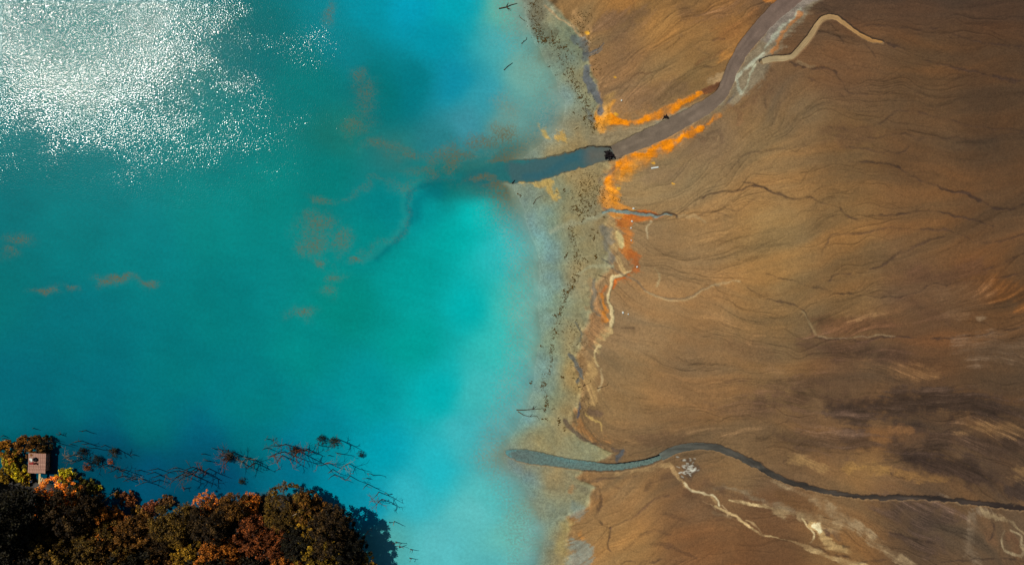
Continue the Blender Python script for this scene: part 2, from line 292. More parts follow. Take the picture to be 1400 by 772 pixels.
rill([(1046,108),(1042,122),(1036,130)],4,.5,(112,76,46)); rill([(1060,118),(1056,104),(1046,96),(1056,130)],5,.4,(100,70,46),rough=5)
rill([(1044,138),(1046,150)],2,.5); rill([(1062,142),(1060,156),(1052,172)],2,.45)
rill([(985,150),(998,148),(1010,158),(1006,170)],5,.35,(120,80,50)); rill([(940,182),(955,190),(975,192)],5,.4,(106,76,52),rough=5)
rill([(968,186),(980,180),(986,196)],4,.45,(110,82,58))
rill([(818,433),(832,444),(846,447),(866,448)],1.1,.6); rill([(810,440),(824,448),(836,446)],1,.5)
# bottom strand
rill([(788,652),(800,655),(812,656),(840,650),(870,648)],2,.55,(92,70,54)); rill([(784,656),(790,662),(800,668),(812,676)],5,.45,(106,84,62),rough=5)
rill([(816,660),(820,676),(821,690),(815,700),(816,708),(826,716),(836,718)],1.6,.75,(78,56,38),rough=3)
rill([(836,718),(833,732),(832,744),(838,756),(838,764),(842,772)],1.1,.8,(70,50,38))
rill([(836,718),(852,710),(864,706),(880,692),(894,682),(912,675)],1.4,.7,(88,60,42))
rill([(843,772),(856,766),(868,765)],1,.6); rill([(870,770),(880,764),(892,766),(904,762),(930,766)],1.3,.65)
rill([(852,748),(868,736),(880,726),(896,722),(915,728)],3,.35)
rill([(890,740),(912,742),(930,752),(950,758)],4,.4); rill([(905,700),(922,704),(940,708)],4,.3)
rill([(836,662),(852,666),(868,664)],2,.4); rill([(884,668),(896,654),(912,648),(930,652)],6,.4)
# cream rivulet net at the bottom right
band([(840,646,2),(862,642,3),(884,640,3.4),(900,636,4),(916,632,3),(920,640,3),(924,650,2.4),(930,658,2.2),(940,667,1.8),(952,670,1.4),(964,674,1.2),(976,684,1.2)],(186,144,92),-.85,1.2,1.4,.02)
band([(932,660,1.2),(942,668,1.4),(955,671,1.4),(966,674,1.2),(976,680,1),(980,688,1)],(232,204,152),-.8,.8,.8)
band([(976,690,1.6),(990,697,1.6),(1004,703,1.6),(1014,710,1.3),(1024,718,1.3),(1034,725,1.3),(1046,729,1.2),(1062,732,.9),(1076,736,1),(1090,741,2.6),(1108,748,3),(1124,755,3),(1140,760,3),(1160,766,4),(1180,772,4)],(214,174,116),-.9,1,1.2)
band([(972,697,1.6),(984,701,1.6),(996,704,1.2)],(164,132,92),-.6,1.5,2)
band([(994,682,1),(1006,684,2),(1020,686,2),(1040,689,2),(1052,692,1.6)],(228,190,130),-.9,1,1.4)
band([(1050,691,3),(1062,697,5),(1080,700,5),(1100,704,5),(1118,710,7),(1140,716,7)],(170,136,92),-.8,3,4)
band([(975,668,2),(990,664,3),(1010,668,3),(1030,678,3),(1055,688,3),(1080,694,4)],(142,116,84),-.75,3,3)
band([(1052,654,1.6),(1066,660,2),(1084,668,2),(1104,676,4),(1118,684,5),(1130,692,7),(1140,702,8),(1160,712,6),(1180,724,6),(1200,740,5),(1222,756,5),(1240,770,5)],(166,134,94),-.8,3,4)
band([(1092,706,1),(1098,714,1.2),(1106,722,1.4),(1108,730,1.4),(1104,738,1.2)],(222,188,132),-.85,.8,1)
band([(1106,714,3),(1114,718,5),(1118,728,5),(1126,738,6),(1140,746,6),(1156,752,6)],(198,156,98),-.85,2,3)
band([(1112,716,3),(1116,724,2.5)],(238,220,170),-.8,1,2)
band([(1104,740,2),(1118,748,2),(1134,754,2),(1160,759,1.4)],(70,46,32),-.85,1,1.6)
band([(1120,718,3),(1126,726,3)],(96,66,46),-.8,1.5,2); band([(1136,724,3),(1144,734,4)],(100,74,52),-.7,2,2); band([(1148,743,3),(1158,743,2)],(64,50,36),-.85,1,1.5)
band([(960,684,.8),(970,688,.8),(976,694,.8)],(196,154,104),-.6,.8,1); band([(984,688,.7),(990,694,.7),(992,702,.7)],(206,166,116),-.7,.7,1)
band([(1018,708,.8),(1032,716,.8),(1040,726,.8)],(190,152,102),-.6,.8,1)
band([(938,672,3),(952,680,4),(966,690,4),(984,702,3)],(92,62,40),-.5,3,4); band([(962,662,5),(980,666,5),(1000,676,4)],(102,72,48),-.5,3,4)
band([(984,668,5),(1002,676,5),(1018,680,3)],(104,70,48),-.5,3,3)
band([(1096,664,6),(1086,680,11),(1100,690,8)],(112,76,44),-.75,3,4); band([(1060,668,5),(1072,678,8),(1084,688,6)],(112,76,42),-.6,4,4)
band([(1154,697,1),(1156,703,2)],(52,42,36),-.8,1,1)
band([(1280,676,1),(1300,680,2),(1316,690,3),(1330,696,3),(1348,696,3)],(144,118,88),-.5,2,5)
band([(1200,690,18),(1225,700,22),(1250,706,24),(1280,700,22),(1300,704,12)],(86,64,50),-.7,6,10,0,.5)
band([(1215,728,10),(1245,738,14),(1275,742,12)],(84,62,48),-.7,6,8,0,.5)
band([(1322,696,6),(1322,720,8),(1318,744,8),(1325,760,6)],(138,112,84),-.7,4,5)
band([(1340,712,8),(1346,728,8),(1350,740,6)],(112,78,50),-.75,3,3); band([(1370,728,6),(1376,740,8),(1380,750,5)],(108,74,48),-.9,1.5,2)
band([(1364,722,1.2),(1362,740,1.4),(1368,750,1.6),(1384,756,1.8),(1392,748,1.8),(1388,736,1.4),(1384,726,1.4),(1374,720,1.4)],(176,148,108),-.8,1,2.4)
band([(1336,692,2),(1346,700,3),(1360,704,3),(1376,708,2),(1386,720,1.6),(1396,736,1.4)],(172,142,100),-.7,1.4,3)
band([(1348,706,1),(1350,722,1.4),(1346,734,1.2)],(58,44,36),-.7,1,2)
band([(1390,744,2),(1400,752,3),(1412,748,3)],(176,144,100),-.7,1.5,3)
rill([(1280,764),(1310,762),(1340,758),(1370,760),(1404,766)],1.4,.7); rill([(1204,722),(1240,732),(1270,738)],1.6,.6)
rill([(1184,724),(1196,730),(1204,742),(1226,750),(1240,762)],1.2,.5); band([(1180,726,1),(1200,744,1.4),(1225,760,1.4)],(196,160,112),-.5,1,1.5)
rill([(1170,768),(1190,762),(1208,762)],2,.5); 
rill([(1186,640),(1208,644),(1224,648),(1240,652)],1.1,.8); rill([(1066,630),(1080,618),(1092,606),(1104,596)],1.2,.65,(84,56,40))
band([(1074,628,3),(1084,626,5),(1110,634,5),(1132,642,3)],(176,132,78),-.6,3,5); band([(1150,638,4),(1180,636,5),(1210,642,4)],(178,128,66),-.6,3,5)
band([(1208,638,3),(1228,642,6),(1260,648,6),(1290,650,3)],(166,116,60),-.5,3,5)
# broad wet darkenings of the mud
band([(1040,548,4),(1080,546,10),(1110,540,8),(1150,548,8),(1190,552,8)],(80,54,38),.6,10,10,0,.5)
band([(1130,556,6),(1165,564,12),(1200,558,12),(1230,548,18),(1270,548,20),(1310,552,18),(1350,560,16),(1412,564,12)],(64,46,34),.8,8,12,0,.5)
band([(1160,600,8),(1200,606,10),(1240,618,12),(1290,600,14),(1330,604,16),(1380,600,14),(1412,604,14)],(70,50,36),.75,9,12,0,.5)
band([(1230,624,10),(1280,632,14),(1320,640,14),(1346,652,10)],(62,44,34),.8,7,8,0,.4); band([(1372,668,10),(1400,664,14)],(62,46,36),.85,6,8)
band([(1220,578,4),(1245,580,7),(1262,584,4)],(58,42,34),.5,4,5); band([(1216,586,4),(1236,586,5)],(150,100,56),.5,3,4)
band([(1060,592,8),(1100,604,10),(1140,600,8)],(84,60,42),.6,8,9,0,.5); band([(870,598,8),(900,604,12),(930,600,8)],(106,76,50),.6,7,8)
band([(1100,434,8),(1150,444,14),(1210,444,10)],(100,64,40),.6,8,8,0,.4); band([(1090,470,6),(1130,474,12),(1190,480,14),(1230,484,10)],(88,60,42),.6,9,9,0,.5)
band([(1000,476,5),(1020,480,12),(1060,492,8)],(122,86,54),.4,9,9); band([(1340,395,14),(1380,400,18),(1412,404,16)],(122,72,30),.6,9,9,0,.4)
band([(1250,376,10),(1290,378,12),(1330,368,10)],(98,64,42),.5,9,8,0,.3); band([(1310,470,10),(1350,474,16),(1400,470,14)],(120,94,70),.3,10,10,0,.6)
band([(1285,408,10),(1330,398,14),(1300,424,16)],(124,90,60),.3,10,10,0,.5); band([(1330,434,2),(1334,434,4)],(150,118,84),.5,2,3)
band([(960,440,8),(1010,440,12),(1060,440,8)],(156,110,64),.3,10,10,0,.4); band([(1050,500,3),(1075,516,4),(1100,534,4),(1118,550,3)],(146,108,70),.3,5,4)
band([(1280,560,4),(1330,576,6),(1380,580,4)],(140,98,58),.3,5,6,0,.4); band([(1180,500,6),(1220,510,8),(1270,508,8)],(146,102,60),.3,8,8,0,.5)
band([(1300,588,4),(1340,584,6),(1400,588,5)],(150,108,64),.35,5,7,0,.5); band([(1380,640,8),(1400,645,10)],(150,110,66),.5,5,8)
band([(880,230,6),(900,244,14),(930,240,10)],(140,108,76),.4,9,8); band([(1150,184,12),(1185,186,12),(1130,180,8)],(102,70,44),.5,7,7)
band([(1140,30,8),(1180,20,14),(1230,20,18)],(92,62,40),.35,12,10); band([(880,20,10),(840,30,8),(815,40,6)],(112,82,58),.5,7,8,0,.4)
band([(935,18,10),(965,26,8),(1000,14,8)],(106,74,48),.5,8,8,0,.5); band([(868,140,10),(900,132,12),(930,122,10)],(116,86,60),.4,9,8,0,.3)
band([(840,28,8),(850,70,10),(880,80,8)],(124,92,64),.3,10,8); band([(985,50,8),(1010,36,8),(1030,22,6)],(136,86,44),.5,7,7,0,.5)
band([(930,590,4),(960,586,5),(1000,590,4),(1040,586,4)],(146,108,70),.3,5,7,0,.6); band([(1130,420,3),(1160,426,5),(1200,428,4)],(150,110,68),.35,4,5,0,.4)
band([(1010,520,4),(1060,526,8),(1110,520,8),(1150,526,5)],(92,64,44),.5,8,9,0,.4)
band([(960,550,3),(1010,556,7),(1060,566,8),(1110,574,6)],(96,68,46),.45,8,9,0,.4)
band([(1180,398,4),(1240,412,9),(1290,440,8)],(98,66,44),.4,8,9,0,.4)
# yellow sulphur blotches
for a in [(801,46,1.3),(841,107,1.3),(843,157,1.6),(892,224,1.4),(919,252,.9),(846,257,1.6),(864,288,1)]:
    band([(a[0]-1, a[1], a[2]), (a[0]+1, a[1]+.5, a[2])], (240,168,40), .85, 1, 2.5, .02)
band([(736,168,1),(740,176,4),(748,186,3),(750,188,1)],(214,170,76),.75,2,5); band([(762,178,3),(764,186,6),(770,192,5),(776,198,3)],(218,166,72),.8,2,6)
band([(714,250,3),(728,250,4),(738,254,7),(748,250,5),(752,264,5),(758,272,3)],(212,166,78),.75,3,9)
band([(770,720,8),(776,712,6),(764,745,8)],(182,156,92),.5,8,10); band([(784,740,8),(796,752,10),(780,770,5)],(130,146,132),.6,5,9); band([(786,690,5),(790,700,6)],(128,142,128),.5,5,8)
band([(790,726,4),(794,730,3)],(212,134,56),.7,3,5); band([(783,666,3),(781,672,3)],(192,124,60),.5,3,4)
band([(938,632,6),(944,640,8),(940,648,6)],(74,58,46),.6,2.5,7,0,.3)
for i in range(46):   # pale crusts on the ruffled patch by the south stream
    a = rnd.gauss(940, 7); b = rnd.gauss(638, 7)
    band([(a - 1.2, b, .6), (a + 1.2, b + rnd.uniform(-2, 2), .6)], (196, 184, 160), .8, .7, 1.2)

STREAM_DROP = 0.10
def elevation(u, v):
    """smooth level of ground without relief, m"""
    s = interp(SHORE, v); c = interp(SCARP, v)
    wob = fbm(u, v, 60, 5, 3) * 9
    du = u - s + wob
    land = 0.010 + 0.0022 * np.clip(du, 0, 90) + 0.0012 * np.clip(du - 90, 0, 600)
    bed = -0.0050 * np.clip(-du, 0, 40) - 0.012 * np.clip(-du - 40, 0, 60) - 0.02 * np.clip(-du - 100, 0, 120)
    z = np.where(du > 0, land, bed)
    scn = u - c + fbm(u, v, 22, 4, 9) * 5
    z = z + 0.28 * ss(-5, 5, scn)
    return z, scn, du

SHOALS = [  # u, v, ru, rv, top depth (m), roughness
 (432,318,46,40,.17,1.0),(170,384,54,9,.12,1.0),(500,150,34,44,.20,1.0),
 (440,300,34,26,.10,1.0),(430,335,36,26,.09,1.0),(470,330,26,30,.12,1.0),(488,358,10,7,.06,.8),(436,352,18,9,.07,.9),(455,372,24,16,.14,1),(405,340,18,20,.13,1),
 (410,432,30,14,.11,1.0),(450,400,22,20,.18,1),(520,200,44,16,.13,1.0),(490,175,30,18,.13,1),(500,130,26,24,.14,1),(487,108,20,24,.13,1),(452,20,14,24,.13,1),
 (560,208,46,18,.12,1.0),(620,215,60,22,.07,1.0),(660,196,60,22,.08,1),(690,186,40,24,.05,.6),(660,252,44,9,.06,.8),(585,236,40,16,.14,1),(690,262,30,16,.06,.8),(440,268,30,10,.13,1),
 (168,383,36,7,.05,.7),(150,387,18,7,.05,.7),(208,384,22,5,.08,.8),(62,399,24,8,.06,.8),(95,396,18,6,.09,.9),(20,330,34,20,.13,1.0),(10,350,22,12,.13,1),(555,255,34,14,.2,1),(700,150,40,40,.14,.5)]
ARC = smooth_pl([(628,240,3),(596,243,3),(572,250,3),(556,268,3),(549,292,4),(545,310,5),(532,326,5),(515,340,5),(498,352,4)], 4)
ARC2 = smooth_pl([(560,250,2),(520,250,2),(492,256,2),(470,264,3),(455,272,3)], 4)
CHAN = smooth_pl([(845,212,3),(836,211,8),(820,211,11),(800,215,12),(775,222,12),(750,229,13),(720,234,15),(690,235,14),(660,238,11),(630,242,12),(595,246,14),(560,250,16)], 4)

def ground(u, v):
    """height, colour (albedo), wetness at plan points"""
    z, scn, du = elevation(u, v)
    shp = u.shape
    wu = u + 2.2 * fbm(u, v, 13, 3, 20); wv = v + 2.2 * fbm(u, v, 13, 3, 24)
    lf = samp(LFINE, u, v); lm = samp(LMID, u, v); lb = samp(LBIG, u, v); lh = samp(LHUGE, u, v)
    out = (u < LU0) | (u > LU0 + LW - 2) | (v < LV0) | (v > LV0 + LH - 2)
    if out.any():
        for A in (lf, lm, lb, lh): A[out] *= 0.0
        lb[out] = fbm(u[out] * .5, v[out], 60, 3, 31) * 1.5
    landm = ss(-4, 4, scn)
    land = alb(field(u, v, LANDC, 4, 28)); mud = alb(field(u, v, MUDC, 4, 20)) * (1 + ss(8, 45, du)[..., None] * np.array([.07, .0, -.10]))
    # tone and hue of the fan
    amp = 0.35 + 0.65 * ss(-.5, .9, fbm(u, v, 70, 3, 88))
    streak = amp * (0.02 * lf + 0.03 * lm + 0.05 * lb) + 0.05 * lh + 0.08 * fbm(u, v, 4, 4, 90) + 0.08 * fbm(u, v * 1.5, 50, 6, 86, .6)
    land = land * np.exp(streak)[..., None]
    fl = 0.8 * lh + 0.55 * lb + 0.5 * fbm(u, v, 80, 5, 82)
    for thr, am in ((-.9, .10), (.1, -.08), (1.0, .09)):
        e = ss(-.05, .05, fl - thr) - .5; streak = streak + am * e * (0.4 + 0.6 * ss(-.4, .6, fbm(u, v, 45, 2, 83 + int(thr * 10))))
        streak = streak + 0.10 * np.exp(-((fl - thr - .05) / .05) ** 2) * (fbm(u, v, 30, 2, 77) > 0)
    land0 = alb(field(u, v, LANDC, 4, 28)); gy = land0.mean(-1, keepdims=True); land = (land0 * .93 + gy * .07 * np.array([1.0, 1.06, .86])) * np.array([1.0, 1.01, .95]) * (1.13 - .18 * ss(980, 1300, u))[..., None] * np.exp(streak)[..., None]
    t1 = samp(THR, u, v); t2 = samp(THF, u, v); tl = samp(THL, u, v)
    region = (.35 + .65 * ss(-.4, .6, fbm(u, v, 90, 2, 71)))
    if out.any(): t1[out] = 0; t2[out] = 0; tl[out] = 0
    land = land * np.exp(-(0.72 * t1 + 0.34 * t2) * region + .25 * tl * region)[..., None]
    z = z - landm * region * (.075 * t1 + .03 * t2)
    hue = np.clip(0.3 * lb + 0.3 * lh + 0.5 * fbm(u, v, 50, 4, 84), -1.4, 1.4)[..., None]
    land = land * np.exp(hue * np.array([0.09, -0.01, -0.14]))
    dark = ss(1.3, 2.6, -(lm * .8 + lb * .5 + lf * .3)) * amp; land = land * (1 - 0.38 * dark)[..., None]
    flat = ss(-6, 12, du)
    mud = mud * np.exp((0.05 + .07 * flat) * fbm(u, v, 2.6, 2, 93) + 0.13 * fbm(u, v, 18, 5, 96) + 0.04 * lf - .22 * flat * ss(.5, 1.0, fbm(u, v, 3.2, 3, 97)))[..., None]
    mud = mud * np.exp((fbm(u, v, 26, 5, 99) * (.4 + flat))[..., None] * np.array([0.08, -0.01, -0.13]))
    col = mud * (1 - landm)[..., None] + land * landm[..., None]
    # knobbly eroded strip along the foot of the scarp
    strip = np.exp(-((scn - 2) / 11.0) ** 2) * ss(-60, 0, v); kn = fbm(u, v, 6, 3, 120)
    col = col * np.exp(strip * (0.30 * kn))[..., None]
    z = z + strip * 0.09 * kn
    z = z + landm * amp * (0.006 * lm + 0.014 * lb + 0.002 * lf) + landm * 0.03 * lh - landm * 0.03 * dark
    z = z + (1 - landm) * 0.006 * fbm(u, v, 3, 2, 93) * (du > -10)
    for pl, c, op, soft, rough, dz, stk in LAYERS:
        P = np.array(pl); m = P[:, 2].max() + soft + rough * 2 + 4
        b = (u > P[:, 0].min() - m) & (u < P[:, 0].max() + m) & (v > P[:, 1].min() - m) & (v < P[:, 1].max() + m)
        if not b.any(): continue
        uu, vv = wu[b], wv[b]
        d, w_, s_, r_ = pdist(uu, vv, pl)
        n = (fbm(u[b], v[b], max(7.0, min(rough * 3, 26)), 5, 140, .68) * 1.1 + (0.28 * lm[b] + 0.22 * lb[b] + 0.15 * lf[b] if stk != .12 else 0) * landm[b]) * rough
        k = ss(-soft, soft, w_ + n * np.clip(w_ / 3, .45, 1) - d) * abs(op)
        if op < 0: k = k * np.clip(.8 + .8 * fbm(u[b], v[b], 14, 3, 142), .25, 1)
        mod = np.exp(stk * (0.5 * lm[b] + 0.5 * lf[b] + 0.4 * lb[b]) + 0.10 * fbm(u[b], v[b], 2.5, 2, 150) + 0.16 * fbm(u[b], v[b], 7, 3, 152))
        col[b] = col[b] * (1 - k)[:, None] + (alb(c) * mod[:, None]) * k[:, None]
        z[b] += dz * k
    wet = (1 - landm) * ss(70, 0, du)
    # stream beds
    for name, pl in W1.items():
        P = np.array(pl)
        b = (u > P[:, 0].min() - 40) & (u < P[:, 0].max() + 40) & (v > P[:, 1].min() - 40) & (v < P[:, 1].max() + 40)
        if not b.any(): continue
        fr = 0.8 + (1.0 * ss(960, 1060, u[b]) if name == 'south' else 0)
        d, w_, s_, r_ = pdist(u[b] + fr * fbm(u[b], v[b], 8, 4, 160), v[b] + fr * fbm(u[b], v[b], 6, 4, 164), pl)
        k = ss(-1.1, 1.1, w_ - d)
        zb, _, _ = elevation(u[b], v[b])
        bedc = {'main': (118, 98, 84), 'sandy': (150, 120, 82), 'south': (60, 58, 54)}[name]
        z[b] = z[b] * (1 - k) + (zb - STREAM_DROP - 0.16) * k if name != 'south' else z[b] * (1 - k) + np.minimum(zb - STREAM_DROP - 0.16, np.where(u[b] < 905, -0.22, 9)) * k
        col[b] = col[b] * (1 - k)[:, None] + alb(bedc) * k[:, None]
        if name in ('sandy', 'south'):       # darker bank lip on the north side, paler on the south
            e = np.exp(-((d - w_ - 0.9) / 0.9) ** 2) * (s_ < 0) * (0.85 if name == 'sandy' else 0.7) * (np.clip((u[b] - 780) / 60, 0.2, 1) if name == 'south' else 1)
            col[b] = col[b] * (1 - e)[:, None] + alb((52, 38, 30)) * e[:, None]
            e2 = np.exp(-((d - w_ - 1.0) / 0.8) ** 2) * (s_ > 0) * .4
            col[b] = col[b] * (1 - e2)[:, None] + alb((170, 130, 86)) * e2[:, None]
    # drowned channel mouth
    b = (u > 530) & (u < 860) & (v > 180) & (v < 300)
    d, w_, s_, r_ = pdist(wu[b], wv[b], CHAN)
    k = ss(-2.0, 2.0, w_ + fbm(u[b], v[b], 9, 3, 170) * 1.5 - d)
    z[b] = z[b] * (1 - k) + np.minimum(z[b], -0.34) * k
    col[b] = col[b] * (1 - k)[:, None] + alb((92, 92, 82)) * k[:, None]
    e = np.exp(-((d - w_) / 1.3) ** 2) * ss(560, 650, u[b]); e = e * np.where(s_ > 0, .75, .45)
    col[b] = col[b] * (1 - e)[:, None] + alb((62, 54, 46)) * e[:, None]
    lip = np.exp(-((d - w_ - 4) / 3.0) ** 2) * ss(720, 660, u[b]) * ss(560, 640, u[b])
    z[b] += 0.10 * lip * (z[b] < 0)
    # lake bed shoals
    if (u < 760).any():
        b = u < 760
        ub, vb = u[b] + 10 * fbm(u[b], v[b], 34, 3, 180), v[b] + 10 * fbm(u[b], v[b], 34, 3, 184)
        f = fbm(u[b], v[b], 14, 5, 190, .8)
        zz = z[b]
        for (cu, cv, ru, rv, dep, ro) in SHOALS:
            q = np.sqrt(((ub - cu) / ru) ** 2 + ((vb - cv) / rv) ** 2)
            k = ss(1.9, 0.1, q + 0.45 * ro * f)
            tgt = -dep - 0.02 - 0.08 * ro * np.clip(0.8 - f, 0, 2) * (0.4 + q)
            zz = np.maximum(zz, np.where(k > 0.02, tgt - 0.9 * (1 - k), -9))
        d, w_, s_, r_ = pdist(ub, vb, ARC); zz = np.maximum(zz, -0.36 - 0.55 * ss(0, 14, d + 3 * f))
        d, w_, s_, r_ = pdist(ub, vb, ARC2); zz = np.maximum(zz, -0.33 - 0.55 * ss(0, 9, d + 3 * f))
        z[b] = np.where(z[b] > -0.02, z[b], zz)
    under = ss(0.02, -0.08, z) * (u < 745)
    bedc = alb((112, 102, 70)) * np.exp(0.12 * fbm(u, v, 4, 3, 196))[..., None]
    cm = under * (1 - ss(0, 14, np.abs(0)) * 0) * ((u < 640) | (z > -0.3))
    b = cm > 0
    k = (ss(0.02, -0.08, z) * (1 - ss(530, 600, u) * ss(262, 300, v)) * ss(735, 690, u) * (1 - ss(190, 150, v) * ss(600, 650, u)))[..., None]; 
    chanb = (ss(590, 660, u) * ss(200, 210, v) * ss(268, 256, v) * ss(-.22, -.3, z))[..., None]
    k = k * (1 - chanb); col = col * (1 - k) + bedc * k
    # wooded bank
    bl = u < 620
    if bl.any():
        ub = u[bl] + 5 * fbm(u[bl], v[bl], 26, 3, 200); vb = v[bl] + 5 * fbm(u[bl], v[bl], 26, 3, 204)
        ins = inpoly(ub, vb, BANK); d, _, _, _ = pdist(ub, vb, [(a, b_, 0) for a, b_ in BANK[:-1]])
        sdd = np.where(ins, d, -d)
        zb = -1.2 + 1.5 * ss(-22, 6, sdd) + 1.0 * ss(5, 80, sdd) + 0.08 * fbm(ub, vb, 12, 3, 210) * ss(-10, 5, sdd)
        z[bl] = np.maximum(z[bl], zb)
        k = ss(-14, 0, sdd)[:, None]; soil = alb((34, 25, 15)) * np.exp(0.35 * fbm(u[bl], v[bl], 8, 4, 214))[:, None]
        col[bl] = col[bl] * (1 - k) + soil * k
    return z, col, wet

# ------------------------------------------------------------------ mesh and material tools
def grid_mesh(name, us, vs, zfun, attrs):
    """sheet over plan coordinates us x vs"""
    V, U = np.meshgrid(vs, us, indexing='ij')
    ny, nx = U.shape
    z, data = zfun(U, V)
    co = np.stack([X(U), Y(V), z], -1).reshape(-1, 3).astype(np.float32)
    return quad_mesh(name, co, nx, ny, data, attrs)
def quad_mesh(name, co, nx, ny, data, attrs, flip=True):
    i = np.arange((ny - 1) * (nx - 1)); r = i // (nx - 1); c = i % (nx - 1); a = r * nx + c
    f = np.stack([a, a + nx, a + nx + 1, a + 1], -1).astype(np.int32)
    me = bpy.data.meshes.new(name); me.vertices.add(len(co)); me.vertices.foreach_set('co', co.ravel())
    me.loops.add(f.size); me.loops.foreach_set('vertex_index', f.ravel()); me.polygons.add(len(f))
    me.polygons.foreach_set('loop_start', np.arange(0, f.size, 4, dtype=np.int32))
    me.update(calc_edges=True); me.shade_smooth()
    for nm, arr in zip(attrs, data):
        at = me.attributes.new(nm, 'FLOAT_COLOR', 'POINT')
        arr = arr.reshape(-1, arr.shape[-1] if arr.ndim == 3 else 1)
        if arr.shape[1] == 1: arr = np.repeat(arr, 3, 1)
        at.data.foreach_set('color', np.concatenate([arr, np.ones((len(arr), 1))], 1).astype(np.float32).ravel())
    return me
def link(name, me, parent=None, mat=None):
    o = bpy.data.objects.new(name, me); C.objects.link(o)
    if parent is not None: o.parent = parent
    if mat is not None and me is not None and len(me.materials) == 0: me.materials.append(mat)
    return o
def tag(o, label=None, cat=None, group=None, kind=None):
    if label: o['label'] = label
    if cat: o['category'] = cat
    if group: o['group'] = group
    if kind: o['kind'] = kind
    return o
def M(name):
    m = bpy.data.materials.new(name); m.use_nodes = True; t = m.node_tree
    return m, t, t.nodes, t.links, t.nodes['Principled BSDF']
def nd(t, typ, **kw):
    n = t.nodes.new(typ)
    for k, v in kw.items(): setattr(n, k, v)
    return n
def noise_node(t, scale, detail=3, rough=.6, coord='Object'):
    tc = nd(t, 'ShaderNodeTexCoord'); n = nd(t, 'ShaderNodeTexNoise'); n.inputs['Scale'].default_value = scale
    n.inputs['Detail'].default_value = detail; n.inputs['Roughness'].default_value = rough
    t.links.new(tc.outputs[coord], n.inputs['Vector']); return n
def scaled_color(t, color_socket, fac_socket, lo, hi):
    """colour x (lo..hi by factor)"""
    mr = nd(t, 'ShaderNodeMapRange'); mr.inputs['From Min'].default_value = .25; mr.inputs['From Max'].default_value = .75
    mr.inputs['To Min'].default_value = lo; mr.inputs['To Max'].default_value = hi; t.links.new(fac_socket, mr.inputs[0])
    vm = nd(t, 'ShaderNodeVectorMath', operation='SCALE'); t.links.new(color_socket, vm.inputs[0]); t.links.new(mr.outputs[0], vm.inputs['Scale'])
    return vm.outputs[0]

# ground
m_ground, t, N, L, B = M('tailings_mud')
at = nd(t, 'ShaderNodeVertexColor', layer_name='Col'); n1 = noise_node(t, 5.0, 4, .7)
L.new(scaled_color(t, at.outputs[0], n1.outputs[0], .70, 1.30), B.inputs['Base Color'])
wt = nd(t, 'ShaderNodeVertexColor', layer_name='wet'); mr = nd(t, 'ShaderNodeMapRange'); mr.inputs['To Min'].default_value = .9; mr.inputs['To Max'].default_value = .55
L.new(wt.outputs[0], mr.inputs[0]); L.new(mr.outputs[0], B.inputs['Roughness']); B.inputs['Specular IOR Level'].default_value = .2
bp = nd(t, 'ShaderNodeBump'); bp.inputs['Strength'].default_value = .8; bp.inputs['Distance'].default_value = .06
n2 = noise_node(t, 3.0, 5, .7); L.new(n2.outputs[0], bp.inputs['Height']); L.new(bp.outputs[0], B.inputs['Normal'])

def expand(a, n, f=1.35, s=8):
    out = []; x = 0
    for i in range(n): x += s; s *= f; out.append(x)
    return np.array(out)
ex = expand(0, 20)
us = np.concatenate([-10 - ex[::-1], np.arange(-10, 560, 3.0), np.arange(560, 690, 2.0), np.arange(690, 1411, 1.0), 1410 + ex])
vs = np.concatenate([-10 - ex[::-1], np.arange(-10, 783, 1.0), 782 + ex])
def gfun(U, V):
    z, c, wet = ground(U, V); return z, (c, wet)
me = grid_mesh('ground', us, vs, gfun, ('Col', 'wet'))
tag(link('ground', me, mat=m_ground), kind='structure')

# lake water: turbid turquoise sheet, thinner cover where it is shallow
m_water, t, N, L, B = M('lake_water')
at = nd(t, 'ShaderNodeVertexColor', layer_name='Col'); n1 = noise_node(t, 2.2, 5, .75)
L.new(scaled_color(t, at.outputs[0], n1.outputs[0], .86, 1.14), B.inputs['Base Color'])
B.inputs['Specular IOR Level'].default_value = .24;  B.inputs['Roughness'].default_value = .12; B.inputs['IOR'].default_value = 1.33
wn = nd(t, 'ShaderNodeVertexColor', layer_name='wind')
bp = nd(t, 'ShaderNodeBump'); bp.inputs['Distance'].default_value = .10
nw = noise_node(t, 5.4, 1, .5)
L.new(nw.outputs[0], bp.inputs['Height']); L.new(wn.outputs[0], bp.inputs['Strength']); L.new(bp.outputs[0], B.inputs['Normal'])
cv = nd(t, 'ShaderNodeVertexColor', layer_name='cover'); n3 = noise_node(t, 3.4, 4, .85)
def mth(op, a, b, clamp=False):
    n = nd(t, 'ShaderNodeMath', operation=op, use_clamp=clamp)
    for k, x in enumerate((a, b)):
        if isinstance(x, (int, float)): n.inputs[k].default_value = x
        else: L.new(x, n.inputs[k])
    return n.outputs[0]
par = mth('MULTIPLY', cv.outputs[0], mth('SUBTRACT', 1.0, cv.outputs[0]))            # 0 at none and full, .25 halfway
turb = mth('ADD', cv.outputs[0], mth('MULTIPLY', mth('MULTIPLY', mth('SUBTRACT', n3.outputs[0], .5), 15.0), par), True)
bd = nd(t, 'ShaderNodeVertexColor', layer_name='bed')
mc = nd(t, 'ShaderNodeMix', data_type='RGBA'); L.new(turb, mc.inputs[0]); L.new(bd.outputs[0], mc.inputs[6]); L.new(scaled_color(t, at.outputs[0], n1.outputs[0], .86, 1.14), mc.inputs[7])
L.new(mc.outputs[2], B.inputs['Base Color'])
film = nd(t, 'ShaderNodeVertexColor', layer_name='film')
tr = nd(t, 'ShaderNodeBsdfTransparent'); mx = nd(t, 'ShaderNodeMixShader'); out = N['Material Output']
